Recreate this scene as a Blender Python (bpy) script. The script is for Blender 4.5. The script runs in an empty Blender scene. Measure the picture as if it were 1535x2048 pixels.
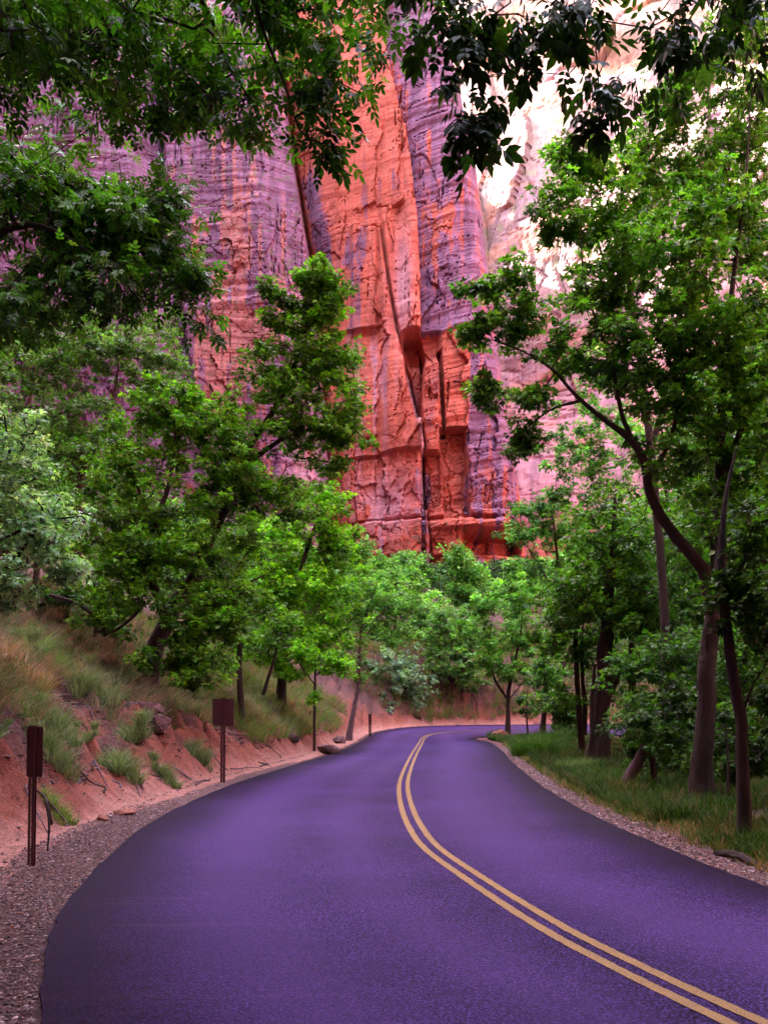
import bpy, math
import numpy as np
from math import radians as R

SC = bpy.context.scene
COL = SC.collection
F = 1900.0            # focal length in pixels of the 1535x2048 photograph
CAMH = 1.6
HOR = 1420.0          # row of the horizon
# ------------------------------------------------------------------ camera
cam_d = bpy.data.cameras.new('camera')
cam = bpy.data.objects.new('camera', cam_d); COL.objects.link(cam)
cam.location = (0, 0, CAMH); cam.rotation_euler = (R(90), 0, 0)
cam_d.sensor_fit = 'VERTICAL'; cam_d.sensor_height = 24; cam_d.lens = F / 2048 * 24
cam_d.shift_y = (HOR - 1024) / 2048
cam_d.clip_end = 3000; cam_d.clip_start = 0.05
SC.camera = cam
# ------------------------------------------------------------------ light
EL, AZ = R(42), R(291)      # sun high over the left canyon wall
w = bpy.data.worlds.new('World'); SC.world = w; w.use_nodes = True
nt = w.node_tree; bg = nt.nodes['Background']
sky = nt.nodes.new('ShaderNodeTexSky'); sky.sky_type = 'NISHITA'; sky.sun_disc = False
sky.sun_elevation = EL; sky.sun_rotation = AZ
tint = nt.nodes.new('ShaderNodeMix'); tint.data_type = 'RGBA'; tint.blend_type = 'MULTIPLY'
tint.inputs[0].default_value = 1.0
tint.inputs[7].default_value = (1.62, 1.06, 0.78, 1)      # the photograph's magenta white balance
nt.links.new(sky.outputs[0], tint.inputs[6]); nt.links.new(tint.outputs[2], bg.inputs[0])
bg.inputs[1].default_value = 0.15
sd = bpy.data.lights.new('sun', 'SUN'); sd.energy = 2.0; sd.angle = R(0.5); sd.color = (1, .93, .84)
sun = bpy.data.objects.new('sun', sd); COL.objects.link(sun)
SDIR = np.array([math.sin(AZ) * math.cos(EL), math.cos(AZ) * math.cos(EL), math.sin(EL)])
import mathutils
sun.rotation_euler = mathutils.Vector(SDIR).to_track_quat('Z', 'Y').to_euler()
SC.view_settings.view_transform = 'Standard'; SC.view_settings.look = 'None'
SC.view_settings.gamma = 1; SC.view_settings.use_curve_mapping = False
SC.view_settings.exposure = 4.8
cy = SC.cycles
cy.max_bounces = 6; cy.diffuse_bounces = 4; cy.glossy_bounces = 2; cy.transmission_bounces = 3
cy.transparent_max_bounces = 4; cy.caustics_reflective = False; cy.caustics_refractive = False
cy.sample_clamp_indirect = 6

# ------------------------------------------------------------------ helpers
def PX(px, Y): return (px - 767.5) / F * Y
def PZ(py, Y): return CAMH + (HOR - py) / F * Y
def P(px, py, Y): return (PX(px, Y), Y, PZ(py, Y))
rng = np.random.default_rng(7)
_T = np.random.default_rng(99).random(65536).astype(np.float64)
def _h(ix, iy, s):
    return _T[((ix * 73856093) ^ (iy * 19349663) ^ (s * 83492791)) & 65535]
def vnoise(x, y, s=0):
    x = np.asarray(x, float); y = np.asarray(y, float)
    ix = np.floor(x).astype(np.int64); iy = np.floor(y).astype(np.int64)
    fx = x - ix; fy = y - iy
    fx = fx * fx * (3 - 2 * fx); fy = fy * fy * (3 - 2 * fy)
    a = _h(ix, iy, s); b = _h(ix + 1, iy, s); c = _h(ix, iy + 1, s); d = _h(ix + 1, iy + 1, s)
    return (a * (1 - fx) + b * fx) * (1 - fy) + (c * (1 - fx) + d * fx) * fy
def fbm(x, y, s=0, o=4):
    t = 0; a = .5; n = 0
    for i in range(o):
        t = t + a * vnoise(x * 2 ** i, y * 2 ** i, s + i * 17); n += a; a *= .5
    return t / n
def cells(x, y, s=0):
    """distance to the two nearest feature points, and a random id and slope of the nearest cell"""
    ix = np.floor(x).astype(np.int64); iy = np.floor(y).astype(np.int64)
    d1 = np.full(x.shape, 9.); d2 = np.full(x.shape, 9.); cid = np.zeros(x.shape); sx = np.zeros(x.shape); sy = np.zeros(x.shape)
    for i in (-1, 0, 1):
        for j in (-1, 0, 1):
            cx = ix + i; cyy = iy + j
            px = cx + _h(cx, cyy, s); py = cyy + _h(cx, cyy, s + 5)
            dx = x - px; dy = y - py
            d = np.maximum(np.abs(dx), np.abs(dy)) * .7 + np.hypot(dx, dy) * .3
            m = d < d1
            d2 = np.where(m, d1, np.minimum(d2, d)); d1 = np.where(m, d, d1)
            cid = np.where(m, _h(cx, cyy, s + 9), cid); sx = np.where(m, dx, sx); sy = np.where(m, dy, sy)
    return d1, d2, cid, sx, sy
def sstep(a, b, x):
    t = np.clip((x - a) / (b - a), 0, 1); return t * t * (3 - 2 * t)

def tag(o, label=None, cat=None, group=None, kind=None):
    if label: o['label'] = label
    if cat: o['category'] = cat
    if group: o['group'] = group
    if kind: o['kind'] = kind
    return o
def mesh_np(name, V, Fc, mat=None, parent=None, col=None, smooth=False, mats=None, midx=None):
    """V (n,3); Fc (m,k) or list of such arrays"""
    me = bpy.data.meshes.new(name)
    Fs = Fc if isinstance(Fc, list) else [Fc]
    Fs = [np.asarray(f, dtype=np.int32) for f in Fs if len(f)]
    V = np.ascontiguousarray(V, dtype=np.float32)
    me.vertices.add(len(V)); me.vertices.foreach_set('co', V.ravel())
    loops = np.concatenate([f.ravel() for f in Fs]); tot = np.concatenate([np.full(len(f), f.shape[1], np.int32) for f in Fs])
    st = np.concatenate([[0], np.cumsum(tot)[:-1]]).astype(np.int32)
    me.loops.add(len(loops)); me.loops.foreach_set('vertex_index', loops)
    me.polygons.add(len(tot)); me.polygons.foreach_set('loop_start', st)
    me.polygons.foreach_set('use_smooth', np.full(len(tot), smooth))
    if midx is not None: me.polygons.foreach_set('material_index', midx.astype(np.int32))
    if col is not None:
        a = me.color_attributes.new('Col', 'FLOAT_COLOR', 'POINT')
        c = np.ones((len(V), 4), np.float32); c[:, :col.shape[1]] = col
        a.data.foreach_set('color', c.ravel())
    me.update(calc_edges=True)
    for m in (mats or [mat]): me.materials.append(m)
    o = bpy.data.objects.new(name, me); COL.objects.link(o)
    if parent is not None: o.parent = parent
    return o
def root(name, loc, label, cat, group=None):
    o = bpy.data.objects.new(name, None); COL.objects.link(o); o.location = loc
    o.empty_display_size = .3
    return tag(o, label, cat, group)
def copy_tree(o, loc, rz=0, sc=1, label=None):
    c = o.copy(); COL.objects.link(c); c.location = loc; c.rotation_euler = (0, 0, rz); c.scale = (sc, sc, sc)
    if label: c['label'] = label
    for ch in [k for k in COL.objects if k.parent == o]:
        d = ch.copy(); COL.objects.link(d); d.parent = c
    return c
def grid_faces(nr, nc):
    i = np.arange((nr - 1) * nc).reshape(nr - 1, nc)[:, :-1].ravel()
    return np.stack([i, i + 1, i + nc + 1, i + nc], 1)
def catmull(P, n=6):
    P = np.asarray(P, float)
    Q = np.vstack([2 * P[0] - P[1], P, 2 * P[-1] - P[-2]]); out = []
    for i in range(1, len(Q) - 2):
        for t in np.arange(n) / n:
            out.append(.5 * ((2 * Q[i]) + (-Q[i - 1] + Q[i + 1]) * t + (2 * Q[i - 1] - 5 * Q[i] + 4 * Q[i + 1] - Q[i + 2]) * t * t
                             + (-Q[i - 1] + 3 * Q[i] - 3 * Q[i + 1] + Q[i + 2]) * t ** 3))
    out.append(P[-1]); return np.array(out)
def unit(v): return v / np.maximum(np.linalg.norm(v, axis=-1, keepdims=True), 1e-9)

# ------------------------------------------------------------------ materials
def new_mat(name):
    m = bpy.data.materials.new(name); m.use_nodes = True; n = m.node_tree
    return m, n, n.nodes['Principled BSDF'], n.nodes['Material Output']
def N(n, t, **k):
    x = n.nodes.new(t)
    for a, b in k.items(): setattr(x, a, b)
    return x
def noise_node(n, scale, detail=5, rough=.6, vec=None, dim='3D'):
    x = N(n, 'ShaderNodeTexNoise', noise_dimensions=dim); x.inputs['Scale'].default_value = scale
    x.inputs['Detail'].default_value = detail; x.inputs['Roughness'].default_value = rough
    if vec is not None: n.links.new(vec, x.inputs['Vector'])
    return x
def ramp(n, src, stops):
    r = N(n, 'ShaderNodeValToRGB'); n.links.new(src, r.inputs[0])
    e = r.color_ramp.elements
    while len(e) < len(stops): e.new(.5)
    for q, (p, c) in zip(e, stops): q.position = p; q.color = (*c, 1) if len(c) == 3 else c
    return r
def mixc(n, fac, a, b, mode='MIX'):
    x = N(n, 'ShaderNodeMix', data_type='RGBA', blend_type=mode)
    for s, v in ((0, fac), (6, a), (7, b)):
        if hasattr(v, 'is_output'): n.links.new(v, x.inputs[s])
        else: x.inputs[s].default_value = v if s == 0 else (*v, 1)
    return x.outputs[2]
def scaled(n, sc, kind='Object'):
    t = N(n, 'ShaderNodeTexCoord'); m = N(n, 'ShaderNodeMapping'); m.inputs['Scale'].default_value = sc
    n.links.new(t.outputs[kind], m.inputs[0]); return m.outputs[0]
def bump(n, b, h, strength, dist, prev=None):
    x = N(n, 'ShaderNodeBump'); x.inputs['Strength'].default_value = strength; x.inputs['Distance'].default_value = dist
    n.links.new(h, x.inputs['Height'])
    if prev is not None: n.links.new(prev, x.inputs['Normal'])
    n.links.new(x.outputs[0], b.inputs['Normal']); return x.outputs[0]
def attr(n, name='Col'):
    a = N(n, 'ShaderNodeAttribute'); a.attribute_name = name; return a.outputs['Color']

def leaf_mat(name, rough=.38, trans=.38, tc=(1.6, 1.7, .4)):
    m, n, b, out = new_mat(name)
    c = attr(n); n.links.new(c, b.inputs['Base Color']); b.inputs['Roughness'].default_value = rough
    b.inputs['Specular IOR Level'].default_value = .28
    t = N(n, 'ShaderNodeBsdfTranslucent'); n.links.new(mixc(n, 1.0, c, tc, 'MULTIPLY'), t.inputs[0])
    x = N(n, 'ShaderNodeMixShader'); x.inputs[0].default_value = trans
    n.links.new(b.outputs[0], x.inputs[1]); n.links.new(t.outputs[0], x.inputs[2]); n.links.new(x.outputs[0], out.inputs[0])
    return m
M_LEAF = leaf_mat('leaf')
M_GRASS = leaf_mat('grass_blade', .6, .3)
def bark(name, c1, c2, sc=6, d=.03):
    m, n, b, out = new_mat(name)
    v = scaled(n, (sc * 2.2, sc * 2.2, sc * .35)); a = noise_node(n, 1.6, 8, .7, v)
    v2 = scaled(n, (1, 1, 1)); a2 = noise_node(n, 1.3, 3, .5, v2)
    r = ramp(n, a.outputs[0], [(.3, c1), (.7, c2)])
    c = mixc(n, a2.outputs[0], r.outputs[0], tuple(x * 1.5 for x in c2)); c = mixc(n, .5, r.outputs[0], c)
    n.links.new(c, b.inputs['Base Color']); b.inputs['Roughness'].default_value = .85
    bump(n, b, a.outputs[0], 1, d); return m
M_BARK = bark('bark', (.006, .0035, .004), (.060, .034, .034), 9, .10)
M_BARKD = bark('dark_bark', (.006, .0035, .004), (.024, .013, .015))
M_BARKP = bark('pale_bark', (.035, .022, .030), (.14, .09, .12))

def plain(name, c, rough=.6, nz=.25, sc=20):
    m, n, b, out = new_mat(name)
    a = noise_node(n, sc, 4, .6, scaled(n, (1, 1, 1)))
    r = ramp(n, a.outputs[0], [(.3, tuple(x * (1 - nz) for x in c)), (.7, tuple(min(1, x * (1 + nz)) for x in c))])
    n.links.new(r.outputs[0], b.inputs['Base Color']); b.inputs['Roughness'].default_value = rough; return m
M_SIGN = plain('brown_painted_metal', (.050, .012, .018), .5, .15, 8)

# ------------------------------------------------------------------ road outline
Lp = [(2.5, -8), (-.3, 0), (-1.76, 4.84), (-2.25, 6.33), (-2.6, 7.8), (-2.97, 10.2), (-3.32, 13.8), (-3.3, 19.1), (-3.0, 23.6), (-2.4, 29.5),
      (-1.7, 36.9), (-1.26, 46.8), (-.7, 57), (1, 64), (4, 67.6), (10, 69), (18, 69), (30, 66.5), (45, 60), (70, 46), (120, 10)]
Rp = [(9.6, -5), (6.4, 1.5), (4.7, 5.5), (3.8, 7.6), (3.45, 8.54), (3.28, 10.6), (3.16, 14), (3.26, 19.2), (3.6, 24.5), (4.0, 30.2),
      (4.6, 37.0), (5.2, 46.5), (5.0, 51.6), (5.6, 53.4), (7.2, 54.2), (11, 55), (18, 55), (29, 52.5), (42, 46), (64, 33), (112, 0)]
Yp = [(1495, 2053), (1361, 1991.6), (1198, 1909.6), (1072.6, 1840), (943.6, 1756.6), (865.5, 1700.6), (833.4, 1661.5), (815, 1622.4), (806.8, 1586),
      (808, 1560), (817.8, 1531), (830, 1505), (840.7, 1487)]
Yp = [(PX(a, CAMH * F / (b - HOR)), CAMH * F / (b - HOR)) for a, b in Yp]
Yp = [(5.6, -5), (3.9, -1), (2.75, 2.2)] + [Yp[0]] + Yp[2:] + [(2.15, 52), (2.9, 56.5), (4.6, 59.5), (7.5, 61.3), (12, 62), (18, 62), (29, 60), (43, 53), (66, 39)]
Lc = catmull(Lp, 10); Rc = catmull(Rp, 10)
def zroad(x, y): return .018 * np.clip(y - 50, 0, 22) ** 1.15
def seg_dist(x, y, C):
    d = np.full(x.shape, 1e9)
    for i in range(len(C) - 1):
        ax, ay = C[i]; bx, by = C[i + 1]; vx = bx - ax; vy = by - ay
        t = np.clip(((x - ax) * vx + (y - ay) * vy) / (vx * vx + vy * vy + 1e-9), 0, 1)
        d = np.minimum(d, np.hypot(x - ax - t * vx, y - ay - t * vy))
    return d
POLY = np.vstack([Lc, Rc[::-1]])
def inside(x, y, Q=POLY):
    r = np.zeros(x.shape, bool)
    for i in range(len(Q)):
        x1, y1 = Q[i]; x2, y2 = Q[(i + 1) % len(Q)]
        if y1 == y2: continue
        c = ((y1 > y) != (y2 > y)) & (x < (x2 - x1) * (y - y1) / (y2 - y1) + x1)
        r ^= c
    return r
Lcs = catmull(Lp, 4); Rcs = catmull(Rp, 4)
def ground_full(x, y):
    """height, signed side (+left/outer, -right/inner), distance from asphalt"""
    x = np.asarray(x, float); y = np.asarray(y, float)
    dl = seg_dist(x, y, Lcs); dr = seg_dist(x, y, Rcs); ins = inside(x, y)
    zr = zroad(x, y)
    left = dl < dr
    s = np.where(left, dl, dr)
    # left bank
    foot = 1.0 + .9 * sstep(15, 8, y)
    foot = foot + .5 * (fbm(x * .35, y * .35, 3, 2) - .5)
    steep = .74 + .25 * (fbm(x * .12, y * .12, 5, 2) - .5)
    cut = np.clip(s - foot, 0, None)
    n1 = fbm(x * .5, y * .5, 11, 4) - .5; n2 = fbm(x * 2.2, y * 2.2, 21, 3) - .5
    h = 1.05 * np.minimum(cut, .55) + steep * np.clip(cut - .55, 0, 6.2) + .222 * np.clip(cut - 6.75, 0, 70) + .12 * np.clip(cut - 76, 0, 1000)
    gul = np.abs(fbm((x * .8 + y * .25) * 1.3, y * .5, 31, 3) - .5)
    n3 = fbm(x * 7, y * 7, 25, 3) - .5
    h = h + sstep(.1, 1.2, cut) * (n1 * 1.0 + n2 * .75 + n3 * .34 - .4 * np.exp(-(gul / .04) ** 2)) + .05 * n2 * sstep(.2, .8, s) + .02 * n3 * sstep(.1, .5, s)
    zl = h
    # right verge and wood
    zr2 = -.02 * sstep(0, .6, s) + .10 * sstep(1, 2.4, s) * (1 + n1) - .035 * np.clip(s - 3, 0, 25) + .35 * np.clip(s - 42, 0, 200) + n1 * .22 * sstep(1, 4, s) + .03 * n2
    z = np.where(left, zl, zr2) + zr
    z = np.where(ins, zr - .05 * sstep(0, .25, np.minimum(dl, dr)) - .015, z - .015)
    return z, left, s, ins, foot
def gz(x, y):
    return float(ground_full(np.array([x]), np.array([y]))[0][0])
def GP(px, Y): x = PX(px, Y); return (x, Y, gz(x, Y))

# ------------------------------------------------------------------ ground
def axis(lo, hi, fine, step, growth=1.09, mx=14):
    a = list(np.arange(fine[0], fine[1], step)); s = step; v = a[-1]
    while v < hi: s = min(s * growth, mx); v += s; a.append(v)
    s = step; v = a[0]; b = []
    while v > lo: s = min(s * growth, mx); v -= s; b.append(v)
    return np.array(b[::-1] + a)
gx = axis(-500, 600, (-13, 8), .11, 1.045); gy = axis(-400, 700, (4, 28), .13, 1.02)
GX, GY = np.meshgrid(gx, gy); fx, fy = GX.ravel(), GY.ravel()
z, left, s, ins, foot = ground_full(fx, fy)
mb, n_, b_, o_ = None, None, None, None
na = fbm(fx * .9, fy * .9, 41, 4); nb = fbm(fx * 4, fy * 4, 51, 3); nc = fbm(fx * .25, fy * .25, 61, 3)
grav = np.array([.105, .052, .060]); sand = np.array([.42, .205, .175]); soil = np.array([.25, .078, .055]); dirt = np.array([.11, .065, .06]); floor_ = np.array([.05, .036, .028])
pinkg = np.array([.15, .09, .088])
gw = .80 + .5 * sstep(8, 6, fy) - .55 * sstep(13, 18, fy)
c = np.where((s < gw * (.75 + .5 * na))[:, None], grav, sand)
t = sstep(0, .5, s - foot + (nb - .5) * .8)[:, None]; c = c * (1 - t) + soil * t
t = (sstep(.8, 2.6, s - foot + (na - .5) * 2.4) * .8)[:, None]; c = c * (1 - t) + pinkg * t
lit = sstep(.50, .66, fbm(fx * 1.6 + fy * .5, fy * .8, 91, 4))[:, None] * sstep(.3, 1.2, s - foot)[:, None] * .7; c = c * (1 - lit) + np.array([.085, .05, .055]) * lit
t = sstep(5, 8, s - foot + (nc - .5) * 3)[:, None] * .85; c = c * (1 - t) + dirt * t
cr = np.where((s < .7 * (.7 + .6 * na))[:, None], grav * np.array([1.7, 1.5, 1.45]), dirt * np.array([1.1, 1.2, .9]))
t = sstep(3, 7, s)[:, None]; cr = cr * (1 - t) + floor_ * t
c = np.where(left[:, None], c, cr)
far = sstep(70, 100, fy)[:, None]; c = c * (1 - far) + (dirt * 1.4) * far
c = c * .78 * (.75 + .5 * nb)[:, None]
m, n, b, out = new_mat('earth')
v = scaled(n, (1, 1, 1)); a1 = noise_node(n, 38, 5, .7, v); a2 = noise_node(n, 5, 6, .65, v)
vo = N(n, 'ShaderNodeTexVoronoi'); vo.inputs['Scale'].default_value = 42; n.links.new(v, vo.inputs['Vector'])
r1 = ramp(n, a1.outputs[0], [(.28, (.35, .35, .37)), (.55, (1, 1, 1)), (.78, (1.9, 1.75, 1.8))])
r2 = ramp(n, a2.outputs[0], [(.3, (.7, .68, .7)), (.7, (1.25, 1.25, 1.22))])
cc = mixc(n, 1, mixc(n, 1, attr(n), r1.outputs[0], 'MULTIPLY'), r2.outputs[0], 'MULTIPLY')
n.links.new(cc, b.inputs['Base Color']); b.inputs['Roughness'].default_value = .95; b.inputs['Specular IOR Level'].default_value = .2
p = bump(n, b, a2.outputs[0], .8, .12); p = bump(n, b, vo.outputs[0], .6, .02, p); bump(n, b, a1.outputs[0], .6, .02, p)
M_EARTH = m
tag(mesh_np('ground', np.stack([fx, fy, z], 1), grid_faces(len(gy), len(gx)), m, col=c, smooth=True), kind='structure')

# ------------------------------------------------------------------ road
m, n, b, out = new_mat('asphalt')
v = scaled(n, (1, 1, 1))
a1 = noise_node(n, 62, 4, .8, v); a2 = noise_node(n, .5, 5, .6, v)
vs = scaled(n, (.25, 6, 1)); a3 = noise_node(n, 1.0, 5, .6, vs)
r1 = ramp(n, a1.outputs[0], [(.43, (.0010, .0004, .002)), (.50, (.0080, .0030, .024)), (.58, (.100, .052, .225))])
r2 = ramp(n, a2.outputs[0], [(.3, (.62, .60, .62)), (.7, (1.45, 1.35, 1.45))])
c1 = mixc(n, 1, r1.outputs[0], r2.outputs[0], 'MULTIPLY')
r3 = ramp(n, a3.outputs[0], [(.60, (0, 0, 0)), (.74, (1, 1, 1))])
ed = attr(n)      # red channel: dust swept on from the left shoulder
se = N(n, 'ShaderNodeSeparateColor'); n.links.new(ed, se.inputs[0])
mu = N(n, 'ShaderNodeMath', operation='MULTIPLY'); n.links.new(r3.outputs[0], mu.inputs[0]); n.links.new(se.outputs[0], mu.inputs[1])
c2 = mixc(n, mu.outputs[0], c1, (.17, .085, .11))
# pale tyre-polished lanes and thin scuffs; edges darkened in colour as canopy shade
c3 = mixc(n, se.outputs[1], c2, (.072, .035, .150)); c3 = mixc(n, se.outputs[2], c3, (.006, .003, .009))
n.links.new(c3, b.inputs['Base Color']); b.inputs['Roughness'].default_value = .5
b.inputs['Specular IOR Level'].default_value = .05
b.inputs['Specular Tint'].default_value = (.80, .55, 1, 1)
bump(n, b, a1.outputs[0], .7, .012)
M_ASPH = m
K = 28
Lf = catmull(Lp, 24); Rf = catmull(Rp, 24)
dl = Lf - Rf; dl /= np.linalg.norm(dl, axis=1)[:, None]
k = np.arange(len(Lf))
Lf = Lf + dl * ((fbm(k * .35, k * 0, 71, 3) - .5) * .06)[:, None]; Rf = Rf - dl * ((fbm(k * .35, k * 0, 77, 3) - .5) * .05)[:, None]
tt = np.linspace(0, 1, K)
V2 = Lf[:, None, :] * (1 - tt)[None, :, None] + Rf[:, None, :] * tt[None, :, None]
rx, ry = V2[..., 0].ravel(), V2[..., 1].ravel()
T = np.tile(tt, len(Lf))
lanes = np.exp(-((T - .22) / .10) ** 2) + np.exp(-((T - .72) / .10) ** 2) + .8 * np.exp(-((T - .42) / .06) ** 2)
ecol = np.stack([sstep(.34, .0, T) * .7 + .1, np.clip(lanes * .5, 0, 1), np.clip(sstep(.19, .0, T) + sstep(.84, 1.0, T), 0, 1) * .85], 1)  # blue: canopy shade painted along both edges; lanes also brighten the middle
rv = np.stack([rx, ry, zroad(rx, ry) + .012], 1)
fr = grid_faces(len(Lf), K)
# a thickness: skirt down both edges
nv = len(rv); iL = np.arange(len(Lf)) * K; iR = iL + K - 1
sk = np.vstack([rv[iL] - [0, 0, .12], rv[iR] - [0, 0, .12]])
sl = np.stack([iL[:-1], iL[1:], nv + np.arange(len(iL) - 1) + 1, nv + np.arange(len(iL) - 1)], 1)
sr = np.stack([iR[1:], iR[:-1], nv + len(iL) + np.arange(len(iL) - 1), nv + len(iL) + np.arange(len(iL) - 1) + 1], 1)
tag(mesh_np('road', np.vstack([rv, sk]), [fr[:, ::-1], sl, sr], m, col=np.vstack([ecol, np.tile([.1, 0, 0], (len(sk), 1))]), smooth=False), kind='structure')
m, n, b, out = new_mat('yellow_road_paint')
a1 = noise_node(n, 110, 4, .75, scaled(n, (1, 1, 1))); a2 = noise_node(n, 3, 4, .6, scaled(n, (1, 1, 1)))
r = ramp(n, a1.outputs[0], [(.42, (.03, .016, .03)), (.48, (.23, .12, .018)), (.7, (.34, .185, .035))])
r2 = ramp(n, a2.outputs[0], [(.3, (.82, .8, .8)), (.7, (1.05, 1.05, 1.1))])
n.links.new(mixc(n, 1, r.outputs[0], r2.outputs[0], 'MULTIPLY'), b.inputs['Base Color']); b.inputs['Roughness'].default_value = .7
M_YEL = m
Yc = catmull(Yp, 24); tg = unit(np.gradient(Yc, axis=0)); nn = np.stack([tg[:, 1], -tg[:, 0]], 1)
vv = []; ff = []
for o_ in (-.088, .088):
    base = len(vv) and sum(len(q) for q in vv)
    A = Yc + nn * (o_ - .042); B = Yc + nn * (o_ + .042)
    A = A + nn * (rng.normal(0, .0025, (len(A), 1))); B = B + nn * (rng.normal(0, .0025, (len(B), 1)))
    q = np.stack([A, B], 1).reshape(-1, 2); vv.append(q)
    i = np.arange(len(A) - 1) * 2 + base; ff.append(np.stack([i, i + 1, i + 3, i + 2], 1))
q = np.vstack(vv); q3 = np.column_stack([q, zroad(q[:, 0], q[:, 1]) + .017])
tag(mesh_np('centre_line', q3, np.vstack(ff), m), kind='structure')

# ------------------------------------------------------------------ cliffs
def rock_mat():
    m, n, b, out = new_mat('sandstone')
    t = N(n, 'ShaderNodeTexCoord')
    def mp(sc, rot=(0, 0, 0)):
        q = N(n, 'ShaderNodeMapping'); q.inputs['Scale'].default_value = sc; q.inputs['Rotation'].default_value = rot
        n.links.new(t.outputs['Object'], q.inputs[0]); return q.outputs[0]
    st = noise_node(n, 1, 10, .74, mp((1.6, 1.6, .22)))          # vertical streaks
    be = noise_node(n, 1, 7, .62, mp((.12, .12, 1.7), (0, R(7), 0)))   # bedding
    fi = noise_node(n, 3.0, 9, .72, mp((1, 1, 1)))
    c = attr(n)
    r1 = ramp(n, st.outputs[0], [(.30, (.70, .66, .74)), (.50, (1, 1, 1)), (.72, (1.28, 1.22, 1.2))])
    r2 = ramp(n, be.outputs[0], [(.30, (.84, .80, .84)), (.55, (1, 1, 1)), (.75, (1.12, 1.12, 1.1))])
    r3 = ramp(n, fi.outputs[0], [(.30, (.74, .70, .76)), (.52, (1, 1, 1)), (.74, (1.3, 1.27, 1.27))])
    c = mixc(n, 1, mixc(n, 1, mixc(n, 1, c, r1.outputs[0], 'MULTIPLY'), r2.outputs[0], 'MULTIPLY'), r3.outputs[0], 'MULTIPLY')
    n.links.new(c, b.inputs['Base Color']); b.inputs['Roughness'].default_value = .8; b.inputs['Specular IOR Level'].default_value = .35
    p = bump(n, b, be.outputs[0], .35, .35); bump(n, b, fi.outputs[0], .7, .22, p)
    return m
M_ROCK = rock_mat()
ORANGE = np.array([.38, .085, .050]); PURP = np.array([.185, .088, .160]); DARKP = np.array([.050, .022, .048]); PINK = np.array([.46, .25, .29]); TAN = np.array([.30, .135, .13])
PALE = np.array([.19, .130, .125])
def pl(py, pts):
    p = np.array(pts, float); return np.interp(py, p[:, 1], p[:, 0])
def blob2(px, py, cx, cy_, rx_, ry_): return np.exp(-(((px - cx) / rx_) ** 2 + ((py - cy_) / ry_) ** 2))
def box2(px, py, x0, x1, y0, y1, e=3): return sstep(x0 - e, x0 + e, px) * sstep(x1 + e, x1 - e, px) * sstep(y0 - e, y0 + e, py) * sstep(y1 + e, y1 - e, py)
Y0 = 160.
REDGE = [(862, -200), (880, 0), (915, 100), (955, 300), (985, 540), (1015, 800), (1050, 1000), (1060, 1200)]
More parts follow.
